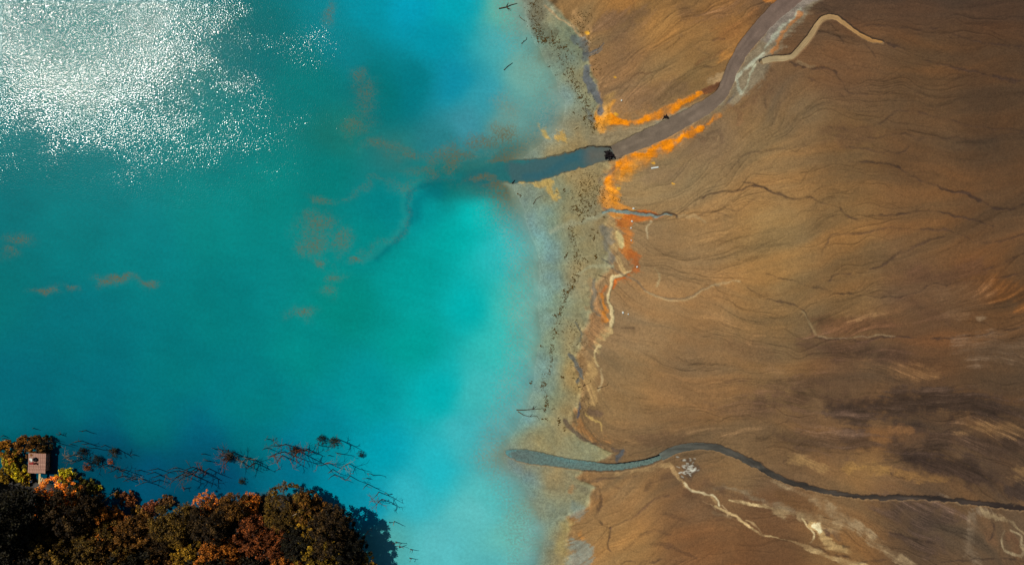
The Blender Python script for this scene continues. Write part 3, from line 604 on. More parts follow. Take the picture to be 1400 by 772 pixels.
L.new(film.outputs[0], mx.inputs[0]); L.new(tr.outputs[0], mx.inputs[1]); L.new(B.outputs[0], mx.inputs[2]); L.new(mx.outputs[0], out.inputs[0])
us2 = np.concatenate([-10 - ex[::-1], np.arange(-10, 600, 2.4), np.arange(600, 930, 1.2)])
vs2 = np.concatenate([-10 - ex[::-1], np.arange(-10, 783, 1.6), 782 + ex])
WLAY = [(ARC, (40,146,136), .35, 4, 0), (smooth_pl([(600,246,3),(566,262,3),(558,290,4),(552,312,4),(538,330,4),(516,348,4)],4), (0,108,112), .5, 4, 0),
        (smooth_pl([(596,262,12),(580,270,10),(566,290,8)],4), (0,112,118), .55, 9, 0),
        (smooth_pl([(660,238,10),(625,243,10),(590,248,10)],4), (6,108,108), .55, 10, 0),
        (smooth_pl([(712,234,12),(680,237,12),(650,239,9)],4), (40,106,104), .7, 7, 0),
        (smooth_pl([(846,211,12),(820,211,12),(780,220,13),(740,231,14),(704,235,13)],4), (70,100,98), .85, 4, 0),
        (smooth_pl([(800,214,3),(775,222,4),(745,234,5),(712,240,5)],4), (40,98,108), .45, 4, 0),
        (smooth_pl([(850,209,14),(830,211,13),(806,214,9)],4), (112,102,86), .8, 12, 0),
        (smooth_pl([(700,620,6),(716,623,9),(752,629,9),(790,635,8),(826,638,7),(852,637,6),(880,632,6),(905,622,6)],4), (114,132,118), .9, 3, 0),
        (smooth_pl([(684,616,3),(700,620,7),(722,624,5)],4), (112,118,106), .5, 10, 0)]
def wfun(U, V):
    zg, cg, _ = ground(U, V)
    wu = U + 7 * fbm(U, V, 50, 3, 300); wv = V + 7 * fbm(U, V, 50, 3, 304)
    c = alb(field(wu, wv, WATC, 4, 22)) * np.array([1, .98, .94]) * (1 - .27 * ss(560, 640, V) * ss(420, 300, U) - .10 * ss(560, 640, V) * ss(520, 420, U) + .14 * ss(480, 640, U + .3 * (V - 400)) + .07 * ss(250, 450, U))[..., None]  # lower left darkened: murk and sunken brush, plus snag shadows put into the colour
    c = c * np.exp(0.05 * fbm(U, V, 40, 4, 310) + 0.035 * fbm(U * .6 + V * .5, V * 1.8 - U * .5, 16, 4, 311))[..., None]
    for pl, cc, op, soft, _ in WLAY:
        d, w_, s_, r_ = pdist(wu, wv, pl); k = (ss(-soft, soft, w_ + 2.5 * fbm(U, V, 8, 3, 312) - d) * op)[..., None]; c = c * (1 - k) + alb(cc) * k
    dep = np.clip(-zg, 0, 5)
    cover = 1 - np.exp(-(dep ** 1.25) * 8.5)
    inch = (pdist(U, V, CHAN)[0] < 22) & (U > 600) | (pdist(U, V, W1['south'])[0] < 12) & (V > 600) & (zg < -.12)
    cover = np.where(inch, cover + (np.maximum(cover, ss(.05, .3, dep)) - cover) * ss(600, 680, U), cover)
    film = np.ones_like(dep)
    # wind ripple patches
    q = 0.5 + 0.5 * np.clip(fbm(U, V, 120, 3, 320) * 1.2, -1, 1)
    wind = 0.30 + 0.30 * q + 0.16 * np.clip(fbm(U * .7 + V * .4, V * 1.6, 45, 4, 330), -1, 1)
    wind = np.maximum(wind, 0.75 * np.exp(-((U - 90) / 210) ** 2 - ((V - 20) / 130) ** 2)); wind = np.clip(wind, .28, 1) * .70 * (1 - .62 * ss(150, 310, V + 20 * fbm(U, V, 60, 3, 333)))
    shelter = ss(400, 560, U + 30 * fbm(U, V, 60, 3, 324))
    wind = wind * (1 - 0.7 * shelter)
    return np.zeros_like(U), (c, cover, wind, cg, film)
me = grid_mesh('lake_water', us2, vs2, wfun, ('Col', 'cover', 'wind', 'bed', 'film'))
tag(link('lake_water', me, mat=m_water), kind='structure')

# stream waters
def stream(name, pl, c0, c1, seed, rough=.35, pw=1.0, va=.12):
    P = np.array(pl); nP = len(P); rows = []; cols = []
    T = np.gradient(P[:, :2], axis=0); T /= np.linalg.norm(T, axis=1)[:, None]
    s = np.linspace(-1, 1, 13)
    UU = P[:, 0][:, None] - T[:, 1][:, None] * s * (P[:, 2][:, None] + 1.5); VV = P[:, 1][:, None] + T[:, 0][:, None] * s * (P[:, 2][:, None] + 1.5)
    z = np.repeat(elevation(P[:, 0], P[:, 1])[0][:, None], 13, 1) - STREAM_DROP
    z = np.maximum(z, 0.004)
    k = np.linspace(0, 1, nP)[:, None, None] ** pw
    col = alb(c0) * (1 - k) + alb(c1) * k; col = np.broadcast_to(col, (nP, 13, 3)).copy()
    arc = np.concatenate([[0], np.cumsum(np.hypot(*np.diff(P[:, :2], axis=0).T))])[:, None]
    col *= np.exp(.13 * vn(arc / 22 + 0 * s, s * 3.2 + arc * 0 + seed, seed) + .10 * vn(arc / 7 + 0 * s, s * 5 + arc * 0, seed + 1))[..., None]
    col *= np.exp(va * fbm(UU * .3 if va > .2 else UU, VV * 2 if va > .2 else VV, 12, 3, seed))[..., None]
    co = np.stack([X(UU), Y(VV), z], -1).reshape(-1, 3).astype(np.float32)
    me = quad_mesh(name, co, 13, nP, (col,), ('Col',))
    m, t, N, L, B = M(name + '_water')
    at = nd(t, 'ShaderNodeVertexColor', layer_name='Col'); n1 = noise_node(t, 4, 4, .7); L.new(scaled_color(t, at.outputs[0], n1.outputs[0], .85, 1.15), B.inputs['Base Color'])
    B.inputs['Roughness'].default_value = rough; B.inputs['IOR'].default_value = 1.33
    bp = nd(t, 'ShaderNodeBump'); bp.inputs['Strength'].default_value = .3; bp.inputs['Distance'].default_value = .04; n2 = noise_node(t, 6, 3); L.new(n2.outputs[0], bp.inputs['Height']); L.new(bp.outputs[0], B.inputs['Normal'])
    me.materials.append(m)
    if me.polygons[0].normal.z < 0: me.flip_normals()
    return tag(link(name, me), kind='structure')
stream('muddy_stream', smooth_pl([p for p in W1['main']], 2), (124,98,82), (126,106,84), 400)
stream('sandy_stream', W1['sandy'], (176,150,108), (188,132,72), 410)
stream('grey_stream', [p for p in W1['south'] if p[0] > 902], (100,102,88), (58,43,34), 420, .5, .3, .6)

# ================================================================== objects
def gz(px, pv):
    z, _, _ = ground(np.array([[float(px)]]), np.array([[float(pv)]])); return float(z[0, 0])
def tubes_mesh(name, chains, seg=6, seed=0):
    """chains: list of [(Vector, radius), ...]; one mesh of tapering tubes"""
    vs_, fs_ = [], []; rr = random.Random(seed)
    for ch in chains:
        base = len(vs_)
        for i, (p, r) in enumerate(ch):
            a = ch[max(i - 1, 0)][0]; b = ch[min(i + 1, len(ch) - 1)][0]; d = (Vector(b) - Vector(a)).normalized()
            x = d.orthogonal().normalized(); y = d.cross(x)
            for k in range(seg):
                an = 2 * math.pi * k / seg; rad = r * rr.uniform(.88, 1.12)
                vs_.append(Vector(p) + x * math.cos(an) * rad + y * math.sin(an) * rad)
        for i in range(len(ch) - 1):
            for k in range(seg):
                a = base + i * seg + k; b = base + i * seg + (k + 1) % seg
                fs_.append((a, b, b + seg, a + seg))
        fs_.append(tuple(base + k for k in range(seg))[::-1]); n = base + (len(ch) - 1) * seg; fs_.append(tuple(n + k for k in range(seg)))
    me = bpy.data.meshes.new(name); me.from_pydata([tuple(p) for p in vs_], [], fs_); me.update(); me.shade_smooth(); return me
def box_mesh(name, boxes, jitter=0.0, seed=0, bevel=.006):
    import bmesh
    rr = random.Random(seed); bm = bmesh.new()
    for (cx, cy, cz, sx, sy, sz) in boxes:
        r = bmesh.ops.create_cube(bm, size=1.0)
        for q in r['verts']:
            q.co = Vector((cx + q.co.x * sx + rr.uniform(-jitter, jitter), cy + q.co.y * sy + rr.uniform(-jitter, jitter), cz + q.co.z * sz))
    if bevel: bmesh.ops.bevel(bm, geom=list(bm.edges), offset=bevel, segments=1, affect='EDGES')
    me = bpy.data.meshes.new(name); bm.to_mesh(me); bm.free(); return me
def bark_mat(name, c0, c1, rough=.9, scale=6):
    m, t, N, L, B = M(name); n = noise_node(t, scale, 5, .7); cr = nd(t, 'ShaderNodeValToRGB')
    cr.color_ramp.elements[0].position = .3; cr.color_ramp.elements[1].position = .7
    cr.color_ramp.elements[0].color = (*alb(c0), 1); cr.color_ramp.elements[1].color = (*alb(c1), 1)
    L.new(n.outputs[0], cr.inputs[0]); L.new(cr.outputs[0], B.inputs['Base Color']); B.inputs['Roughness'].default_value = rough
    B.inputs['Specular IOR Level'].default_value = .2
    bp = nd(t, 'ShaderNodeBump'); bp.inputs['Strength'].default_value = .5; bp.inputs['Distance'].default_value = .03; L.new(n.outputs[0], bp.inputs['Height']); L.new(bp.outputs[0], B.inputs['Normal'])
    return m
m_bark = bark_mat('bark', (62, 44, 28), (96, 70, 44))
m_deadwood = bark_mat('dead_wood', (46, 38, 26), (110, 78, 46))
m_palewood = bark_mat('bleached_wood', (120, 96, 70), (182, 150, 112))
m_redwood = bark_mat('rusty_dead_wood', (92, 46, 26), (150, 80, 44))
m_board = bark_mat('weathered_board', (128, 82, 66), (214, 160, 130), scale=3)
m_yellowboard = bark_mat('pale_plank', (196, 158, 96), (236, 206, 150), scale=5)
m_white = bark_mat('chalky_white', (205, 198, 176), (240, 236, 220), scale=9)
m_black = bark_mat('blackened_brush', (16, 11, 12), (44, 28, 28))
m_algae = bark_mat('dark_algae', (62, 42, 6), (118, 82, 14), scale=14)
m_tyre = bark_mat('black_rubber', (16, 20, 24), (30, 36, 42)); m_redp = bark_mat('faded_red_plastic', (130, 22, 26), (170, 50, 46)); m_bluep = bark_mat('grey_blue_plastic', (84, 92, 110), (130, 138, 150))

# leaves
m_leaf, t, N, L, B = M('leaf')
at = nd(t, 'ShaderNodeVertexColor', layer_name='Col'); oi = nd(t, 'ShaderNodeObjectInfo')
mm = nd(t, 'ShaderNodeMix', data_type='RGBA', blend_type='MULTIPLY'); mm.inputs[0].default_value = 1.0
L.new(oi.outputs['Color'], mm.inputs[6]); L.new(at.outputs[0], mm.inputs[7]); L.new(mm.outputs[2], B.inputs['Base Color'])
B.inputs['Roughness'].default_value = .7; B.inputs['Specular IOR Level'].default_value = .15

def crown_mesh(name, seed, rad=3.0, hgt=5.0, base=1.5, clumps=60, leaves=80, size=.15, clump_r=.55, fill=.35, tall=1.0):
    r = np.random.RandomState(seed); cs = []
    lob = r.randn(5, 3); lob /= np.linalg.norm(lob, axis=1)[:, None]; la = r.uniform(.1, .38, 5)
    for i in range(clumps):
        d = r.randn(3); d[2] = abs(d[2]) * 1.0 - .25; d /= np.linalg.norm(d)
        q = 1 + sum(a * max(0, d @ l) for a, l in zip(la, lob)) - .22
        k = q * (r.uniform(.78, 1.0) if r.rand() > fill else r.uniform(.3, .75))
        cs.append((d * k * np.array([rad, rad, (hgt - base) * .62]) + np.array([0, 0, base + (hgt - base) * .42]), r.uniform(.6, 1.3) * clump_r, r.uniform(.6, 1.25)))
    n = clumps * leaves; P = np.zeros((n, 3)); tone = np.zeros(n)
    for i, (c, cr, tn) in enumerate(cs):
        s = slice(i * leaves, (i + 1) * leaves); g = r.randn(leaves, 3); g /= np.linalg.norm(g, axis=1)[:, None]; g[:, 2] *= .75
        P[s] = c + g * cr * r.uniform(.35, 1.1, leaves)[:, None]; tone[s] = tn * r.uniform(.45, 1.5, leaves)
    nr = r.randn(n, 3) * .75 + np.array([0, 0, .9]); nr /= np.linalg.norm(nr, axis=1)[:, None]
    a = np.cross(nr, r.randn(n, 3)); a /= np.linalg.norm(a, axis=1)[:, None]; b = np.cross(nr, a)
    sz = size * r.uniform(.6, 1.3, n)[:, None]
    V = np.stack([P - a * sz, P - b * sz * .55, P + a * sz, P + b * sz * .55], 1).reshape(-1, 3).astype(np.float32)
    me = bpy.data.meshes.new(name); me.vertices.add(n * 4); me.vertices.foreach_set('co', V.ravel()); me.loops.add(n * 4)
    me.loops.foreach_set('vertex_index', np.arange(n * 4, dtype=np.int32)); me.polygons.add(n); me.polygons.foreach_set('loop_start', np.arange(0, n * 4, 4, dtype=np.int32)); me.update(calc_edges=True)
    hue = r.uniform(-1, 1, n)[:, None]; tone = 1.35 * tone ** 2.0; colr = tone[:, None] * (1 + hue * np.array([.12, .02, -.15])); colr = np.repeat(colr, 4, 0)
    att = me.attributes.new('Col', 'FLOAT_COLOR', 'POINT'); att.data.foreach_set('color', np.concatenate([colr, np.ones((n * 4, 1))], 1).astype(np.float32).ravel())
    me.materials.append(m_leaf); return me, cs
def trunk_mesh(name, cs, hgt, seed, n=12, r0=.16):
    rr = random.Random(seed); top = Vector((rr.uniform(-.2, .2), rr.uniform(-.2, .2), hgt * .72))
    mid = top * .5 + Vector((rr.uniform(-.15, .15), rr.uniform(-.15, .15), 0))
    ch = [[(Vector((0, 0, -.4)), r0 * 1.3), (Vector((0, 0, .2)), r0), (mid, r0 * .75), (top, r0 * .3)]]
    for c, cr, tn in rr.sample(cs, min(n, len(cs))):
        s = top * rr.uniform(.3, .8); e = Vector(c); m_ = (s + e) / 2 + Vector((0, 0, rr.uniform(-.1, .3)))
        ch.append([(s, r0 * .4), (m_, r0 * .25), (e, r0 * .08)])
    me = tubes_mesh(name, ch, 5, seed); me.materials.append(m_bark); return me
KINDS = {}
def kind(k, **a):
    me, cs = crown_mesh('crown_' + k, **a); KINDS[k] = (me, trunk_mesh('trunk_' + k, cs, a['hgt'], a['seed'], r0=.05 * a['rad'] + .03), a['rad'], a['hgt'])
kind('round', seed=1, rad=2.9, hgt=6.5, base=1.2, clumps=187, leaves=62, clump_r=.4, size=.115)
kind('dense', seed=2, rad=2.7, hgt=7.5, base=1.4, clumps=187, leaves=62, clump_r=.36, size=.115)
kind('open', seed=3, rad=2.8, hgt=6.8, base=1.2, clumps=127, leaves=62, clump_r=.33, fill=.5, size=.115)
kind('broad', seed=4, rad=3.3, hgt=6.0, base=1.0, clumps=221, leaves=62, clump_r=.42, size=.115)
kind('feathery', seed=5, rad=2.4, hgt=5.2, base=.6, clumps=170, leaves=58, clump_r=.32, size=.11, fill=.5)
kind('tall', seed=6, rad=3.6, hgt=12.0, base=1.5, clumps=323, leaves=64, clump_r=.75, size=.17)
kind('shrub', seed=7, rad=1.3, hgt=2.2, base=.2, clumps=57, leaves=46, clump_r=.3, size=.12)
kind('twigbush', seed=9, rad=1.2, hgt=1.5, base=.0, clumps=40, leaves=22, clump_r=.34, size=.085, fill=.6)
kind('lowshrub', seed=8, rad=1.1, hgt=1.4, base=.1, clumps=44, leaves=40, clump_r=.26, size=.13, fill=.6)

def from_view(pu, pv, h):
    """plan point of a thing of height h whose top is seen over (pu, pv) from the survey height"""
    k = 1 - h / CAM_H
    return 700 + (pu - 700) * k, 386 + (pv - 386) * k
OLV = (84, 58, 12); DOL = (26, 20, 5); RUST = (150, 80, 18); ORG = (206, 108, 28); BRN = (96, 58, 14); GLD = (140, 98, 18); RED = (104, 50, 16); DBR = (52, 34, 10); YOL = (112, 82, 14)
def tree(pu, pv, rpx, k, col, label, cat='tree', name='broadleaf_tree', group=None, zs=1.0, hh=.62):
    cme, tme, rad, hgt = KINDS[k]; s = rpx * (1.1 if rpx > 18 else 1) * .1 / rad; s_z = s * zs
    bx, by = from_view(pu, pv, hgt * s_z * hh)
    r = bpy.data.objects.new(name, None); C.objects.link(r); r.empty_display_size = .5
    g = max(gz(bx, by), 0.0)
    r.location = (X(bx), Y(by), g - .05); r.rotation_euler = (0, 0, rnd.uniform(0, 6.28)); r.scale = (s, s, s_z)
    tag(r, label, cat, group)
    o = link('crown', cme, r); o.color = (*(alb(col)), 1)
    link('trunk', tme, r)
    return r
G1 = 'trees of the wood on the south-west bank'
TREES = [
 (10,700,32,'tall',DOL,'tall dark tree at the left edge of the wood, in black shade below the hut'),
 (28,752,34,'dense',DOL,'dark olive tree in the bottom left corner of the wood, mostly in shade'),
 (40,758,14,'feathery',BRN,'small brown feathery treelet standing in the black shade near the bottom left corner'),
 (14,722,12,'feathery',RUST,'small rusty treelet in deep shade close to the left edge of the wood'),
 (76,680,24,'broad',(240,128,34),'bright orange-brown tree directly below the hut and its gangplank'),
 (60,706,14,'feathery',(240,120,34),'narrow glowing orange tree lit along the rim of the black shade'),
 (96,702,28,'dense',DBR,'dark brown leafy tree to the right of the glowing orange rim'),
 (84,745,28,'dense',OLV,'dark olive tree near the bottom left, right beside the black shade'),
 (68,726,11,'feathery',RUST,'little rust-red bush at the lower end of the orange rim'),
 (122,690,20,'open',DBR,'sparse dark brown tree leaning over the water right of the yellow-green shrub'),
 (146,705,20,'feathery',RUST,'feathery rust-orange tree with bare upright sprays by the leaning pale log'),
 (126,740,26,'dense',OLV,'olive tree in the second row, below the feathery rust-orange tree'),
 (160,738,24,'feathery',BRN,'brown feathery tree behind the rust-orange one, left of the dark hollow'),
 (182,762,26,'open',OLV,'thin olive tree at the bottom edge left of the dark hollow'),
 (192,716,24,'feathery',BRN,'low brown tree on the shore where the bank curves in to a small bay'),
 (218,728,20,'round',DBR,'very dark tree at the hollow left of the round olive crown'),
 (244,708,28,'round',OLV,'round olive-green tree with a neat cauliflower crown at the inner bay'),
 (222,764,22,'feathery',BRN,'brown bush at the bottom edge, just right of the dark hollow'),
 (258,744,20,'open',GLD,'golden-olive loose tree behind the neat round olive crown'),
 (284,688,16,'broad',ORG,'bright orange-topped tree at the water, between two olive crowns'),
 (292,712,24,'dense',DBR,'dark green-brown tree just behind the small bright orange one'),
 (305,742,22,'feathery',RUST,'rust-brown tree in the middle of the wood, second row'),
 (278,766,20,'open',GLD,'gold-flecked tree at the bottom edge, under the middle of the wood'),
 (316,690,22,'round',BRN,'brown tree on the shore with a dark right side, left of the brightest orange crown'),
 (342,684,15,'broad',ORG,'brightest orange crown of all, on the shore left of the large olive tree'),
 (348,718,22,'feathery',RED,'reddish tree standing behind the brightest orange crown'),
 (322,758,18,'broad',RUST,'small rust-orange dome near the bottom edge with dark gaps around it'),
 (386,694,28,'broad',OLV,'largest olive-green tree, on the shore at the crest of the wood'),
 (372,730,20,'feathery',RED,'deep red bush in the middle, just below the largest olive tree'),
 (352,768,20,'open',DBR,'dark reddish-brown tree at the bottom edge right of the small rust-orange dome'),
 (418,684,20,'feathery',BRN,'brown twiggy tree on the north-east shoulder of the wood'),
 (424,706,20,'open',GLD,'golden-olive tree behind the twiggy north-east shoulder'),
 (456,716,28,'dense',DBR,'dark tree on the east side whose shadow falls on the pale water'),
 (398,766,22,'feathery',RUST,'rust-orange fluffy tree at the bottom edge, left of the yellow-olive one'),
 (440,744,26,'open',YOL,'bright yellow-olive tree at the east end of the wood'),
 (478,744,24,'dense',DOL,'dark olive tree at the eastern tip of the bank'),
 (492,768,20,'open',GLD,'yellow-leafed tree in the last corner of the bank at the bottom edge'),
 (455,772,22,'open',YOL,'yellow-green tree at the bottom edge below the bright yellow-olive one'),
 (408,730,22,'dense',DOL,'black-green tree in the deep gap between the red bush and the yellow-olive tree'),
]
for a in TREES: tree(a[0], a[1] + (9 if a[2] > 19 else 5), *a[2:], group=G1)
# the wood goes on outside the frame
for i, (pu, pv) in enumerate([(-150,700),(-115,760),(-60,830),(60,815),(160,815),(260,820),(360,820),(450,825),(-230,720)]):
    tree(pu, pv, 40, 'tall' if i in (0, 1, 8) else 'dense', DOL, 'dark tree of the wood standing beyond the edge of the photograph', group='trees beyond the edge of the photograph')
SHRUBS = [
 (8,612,13,'shrub',(150,92,18),'orange-brown shrub in the water at the far left, level with the top of the hut'),
 (33,605,12,'shrub',(112,66,14),'brown shrub standing in the water above and left of the hut'),
 (50,604,11,'shrub',(84,52,10),'dark brown shrub in the water just above the hut'),
 (62,612,9,'shrub',(40,34,8),'blackish shrub in the water off the top right corner of the hut'),
 (14,627,12,'lowshrub',(150,124,14),'yellow-brown low shrub in the water left of the hut, the upper of two'),
 (14,640,9,'lowshrub',(142,110,14),'small yellow-brown shrub floating left of the hut wall'),
 (26,646,11,'lowshrub',(176,146,16),'yellow leafy shrub at the lower left corner of the hut'),
 (6,650,10,'lowshrub',(128,92,14),'ochre shrub on the shore at the left edge of the photograph'),
 (34,654,9,'lowshrub',(146,104,14),'olive-yellow shrub on the shore just under the hut, left of the gangplank'),
 (29,629,4,'lowshrub',(190,160,10),'tiny lime-yellow tuft in the gap at the left wall of the hut'),
 (90,650,11,'lowshrub',(176,150,14),'lime-yellow shrub in the water right of the striped pallet'),
 (106,664,11,'shrub',(86,76,16),'dull green shrub on the shore right of the lime-yellow one'),
 (122,666,10,'lowshrub',(78,66,14),'sparse green-brown shrub in the water, right end of the shore shrubs'),
 (134,667,5,'lowshrub',(166,140,20),'tiny yellow tuft in the water left of the leaning pale log'),
 (160,676,4,'lowshrub',(200,130,16),'tiny orange tuft at the foot of the leaning pale log'),
 (176,682,10,'lowshrub',(110,58,24),'reddish low bush in the shallows right of the leaning pale log'),
 (206,694,10,'lowshrub',(112,56,26),'reddish sprig bush in the shallows of the small bay'),
 (228,685,9,'lowshrub',(98,62,28),'brown twiggy bush at the left foot of the round olive tree'),
 (190,700,9,'lowshrub',(124,84,24),'brown low bush on the shore line of the small bay'),
 (113,617,7,'twigbush',(28,24,10),'small dark bush out in the water, right of the hut and level with its roof'),
 (132,629,8,'twigbush',(30,28,12),'larger dark bush out in the water, lower right of the small dark one'),
 (118,638,6,'twigbush',(126,62,14),'small orange-brown bush in the water between two dark bushes'),
 (155,618,7,'twigbush',(22,34,18),'dark green bush farthest right of the bushes out in the water'),
 (150,631,4,'twigbush',(176,84,16),'tiny orange tuft out in the water under the dark green bush'),
 (311,624,9,'twigbush',(34,26,14),'dark round bush in the water north of the middle of the wood'),
 (440,600,7,'twigbush',(16,44,44),'dim drowned bush left of the northernmost pair of snags'),
 (456,603,7,'twigbush',(20,50,44),'dim drowned bush right of its dark neighbour in the northernmost pair'),
 (493,621,5,'twigbush',(14,40,44),'lone round drowned bush out in open water east of the snags'),
 (330,657,5,'twigbush',(40,44,18),'small dark bush close to the shore below the dark round bush'),
 (403,616,7,'twigbush',(36,20,16),'dark brushy bush in the water tangled with red branches'),
]
for a in SHRUBS: tree(*a[:5], a[5], cat='shrub', name='shrub', hh=.5, group='shrubs along the water')

# ---- dead trees standing in the lake
def snag(bu, bv, tu, tv, label, nb=0, mat=None, group=None, r0=.055, seed=0, twigs=1.0, shadowlen=1.0):
    rr = random.Random(seed * 7 + 3)
    d = math.hypot(tu - bu, tv - bv) * .1; r = math.hypot(bu - 700, bv - 386) * .1
    h = max(.7, CAM_H * d / (r + d)) * shadowlen
    x1, y1 = from_view(tu, tv, h)
    B0 = Vector((0, 0, 0)); T = Vector(((x1 - bu) * .1, -(y1 - bv) * .1, h))
    mid = T * .5 + Vector((rr.uniform(-.1, .1), rr.uniform(-.1, .1), 0)) * h * .4
    loc = Vector((X(bu), Y(bv), 0)); low = -T.normalized() * .5
    trunk = [[(low, r0 * 1.2), (B0, r0), (mid, r0 * .8), (T, r0 * .35)]]
    mat = mat or m_deadwood
    if nb == 0:
        for k in range(2):
            s = T * rr.uniform(.4, .9); e = s + Vector((rr.uniform(-.3, .3), rr.uniform(-.3, .3), rr.uniform(.05, .25))) * min(1, h * .4)
            trunk.append([(s, r0 * .4), (e, r0 * .15)])
        o = link('dead_tree', tubes_mesh('dead_tree', trunk, 5, seed), mat=mat); o.location = loc
        return tag(o, label, 'dead tree', group)
    e0 = bpy.data.objects.new('dead_tree', None); C.objects.link(e0); e0.location = loc; e0.empty_display_size = .3
    tag(e0, label, 'dead tree', group)
    link('trunk', tubes_mesh('trunk', trunk, 6, seed), e0, mat)
    for k in range(nb):
        f = rr.uniform(.15, .98); s = T * f; a = rr.uniform(0, 6.28); ln = rr.uniform(.35, 1.0) * (.35 * h + .35) * twigs
        e = s + Vector((math.cos(a) * ln, math.sin(a) * ln, rr.uniform(-.1, .5) * ln)); m_ = (s + e) / 2 + Vector((0, 0, .08 * ln))
        ch = [[(s, r0 * .5), (m_, r0 * .35), (e, r0 * .12)]]
        for q in range(3):
            s2 = s.lerp(e, rr.uniform(.3, .9)); a2 = a + rr.choice((-1, 1)) * rr.uniform(.4, 1.2)
            ch.append([(s2, r0 * .28), (s2 + Vector((math.cos(a2), math.sin(a2), rr.uniform(-.2, .6))) * ln * .45, r0 * .08)])
        link('branch', tubes_mesh('branch', ch, 4, seed + k), e0, mat)
    return e0
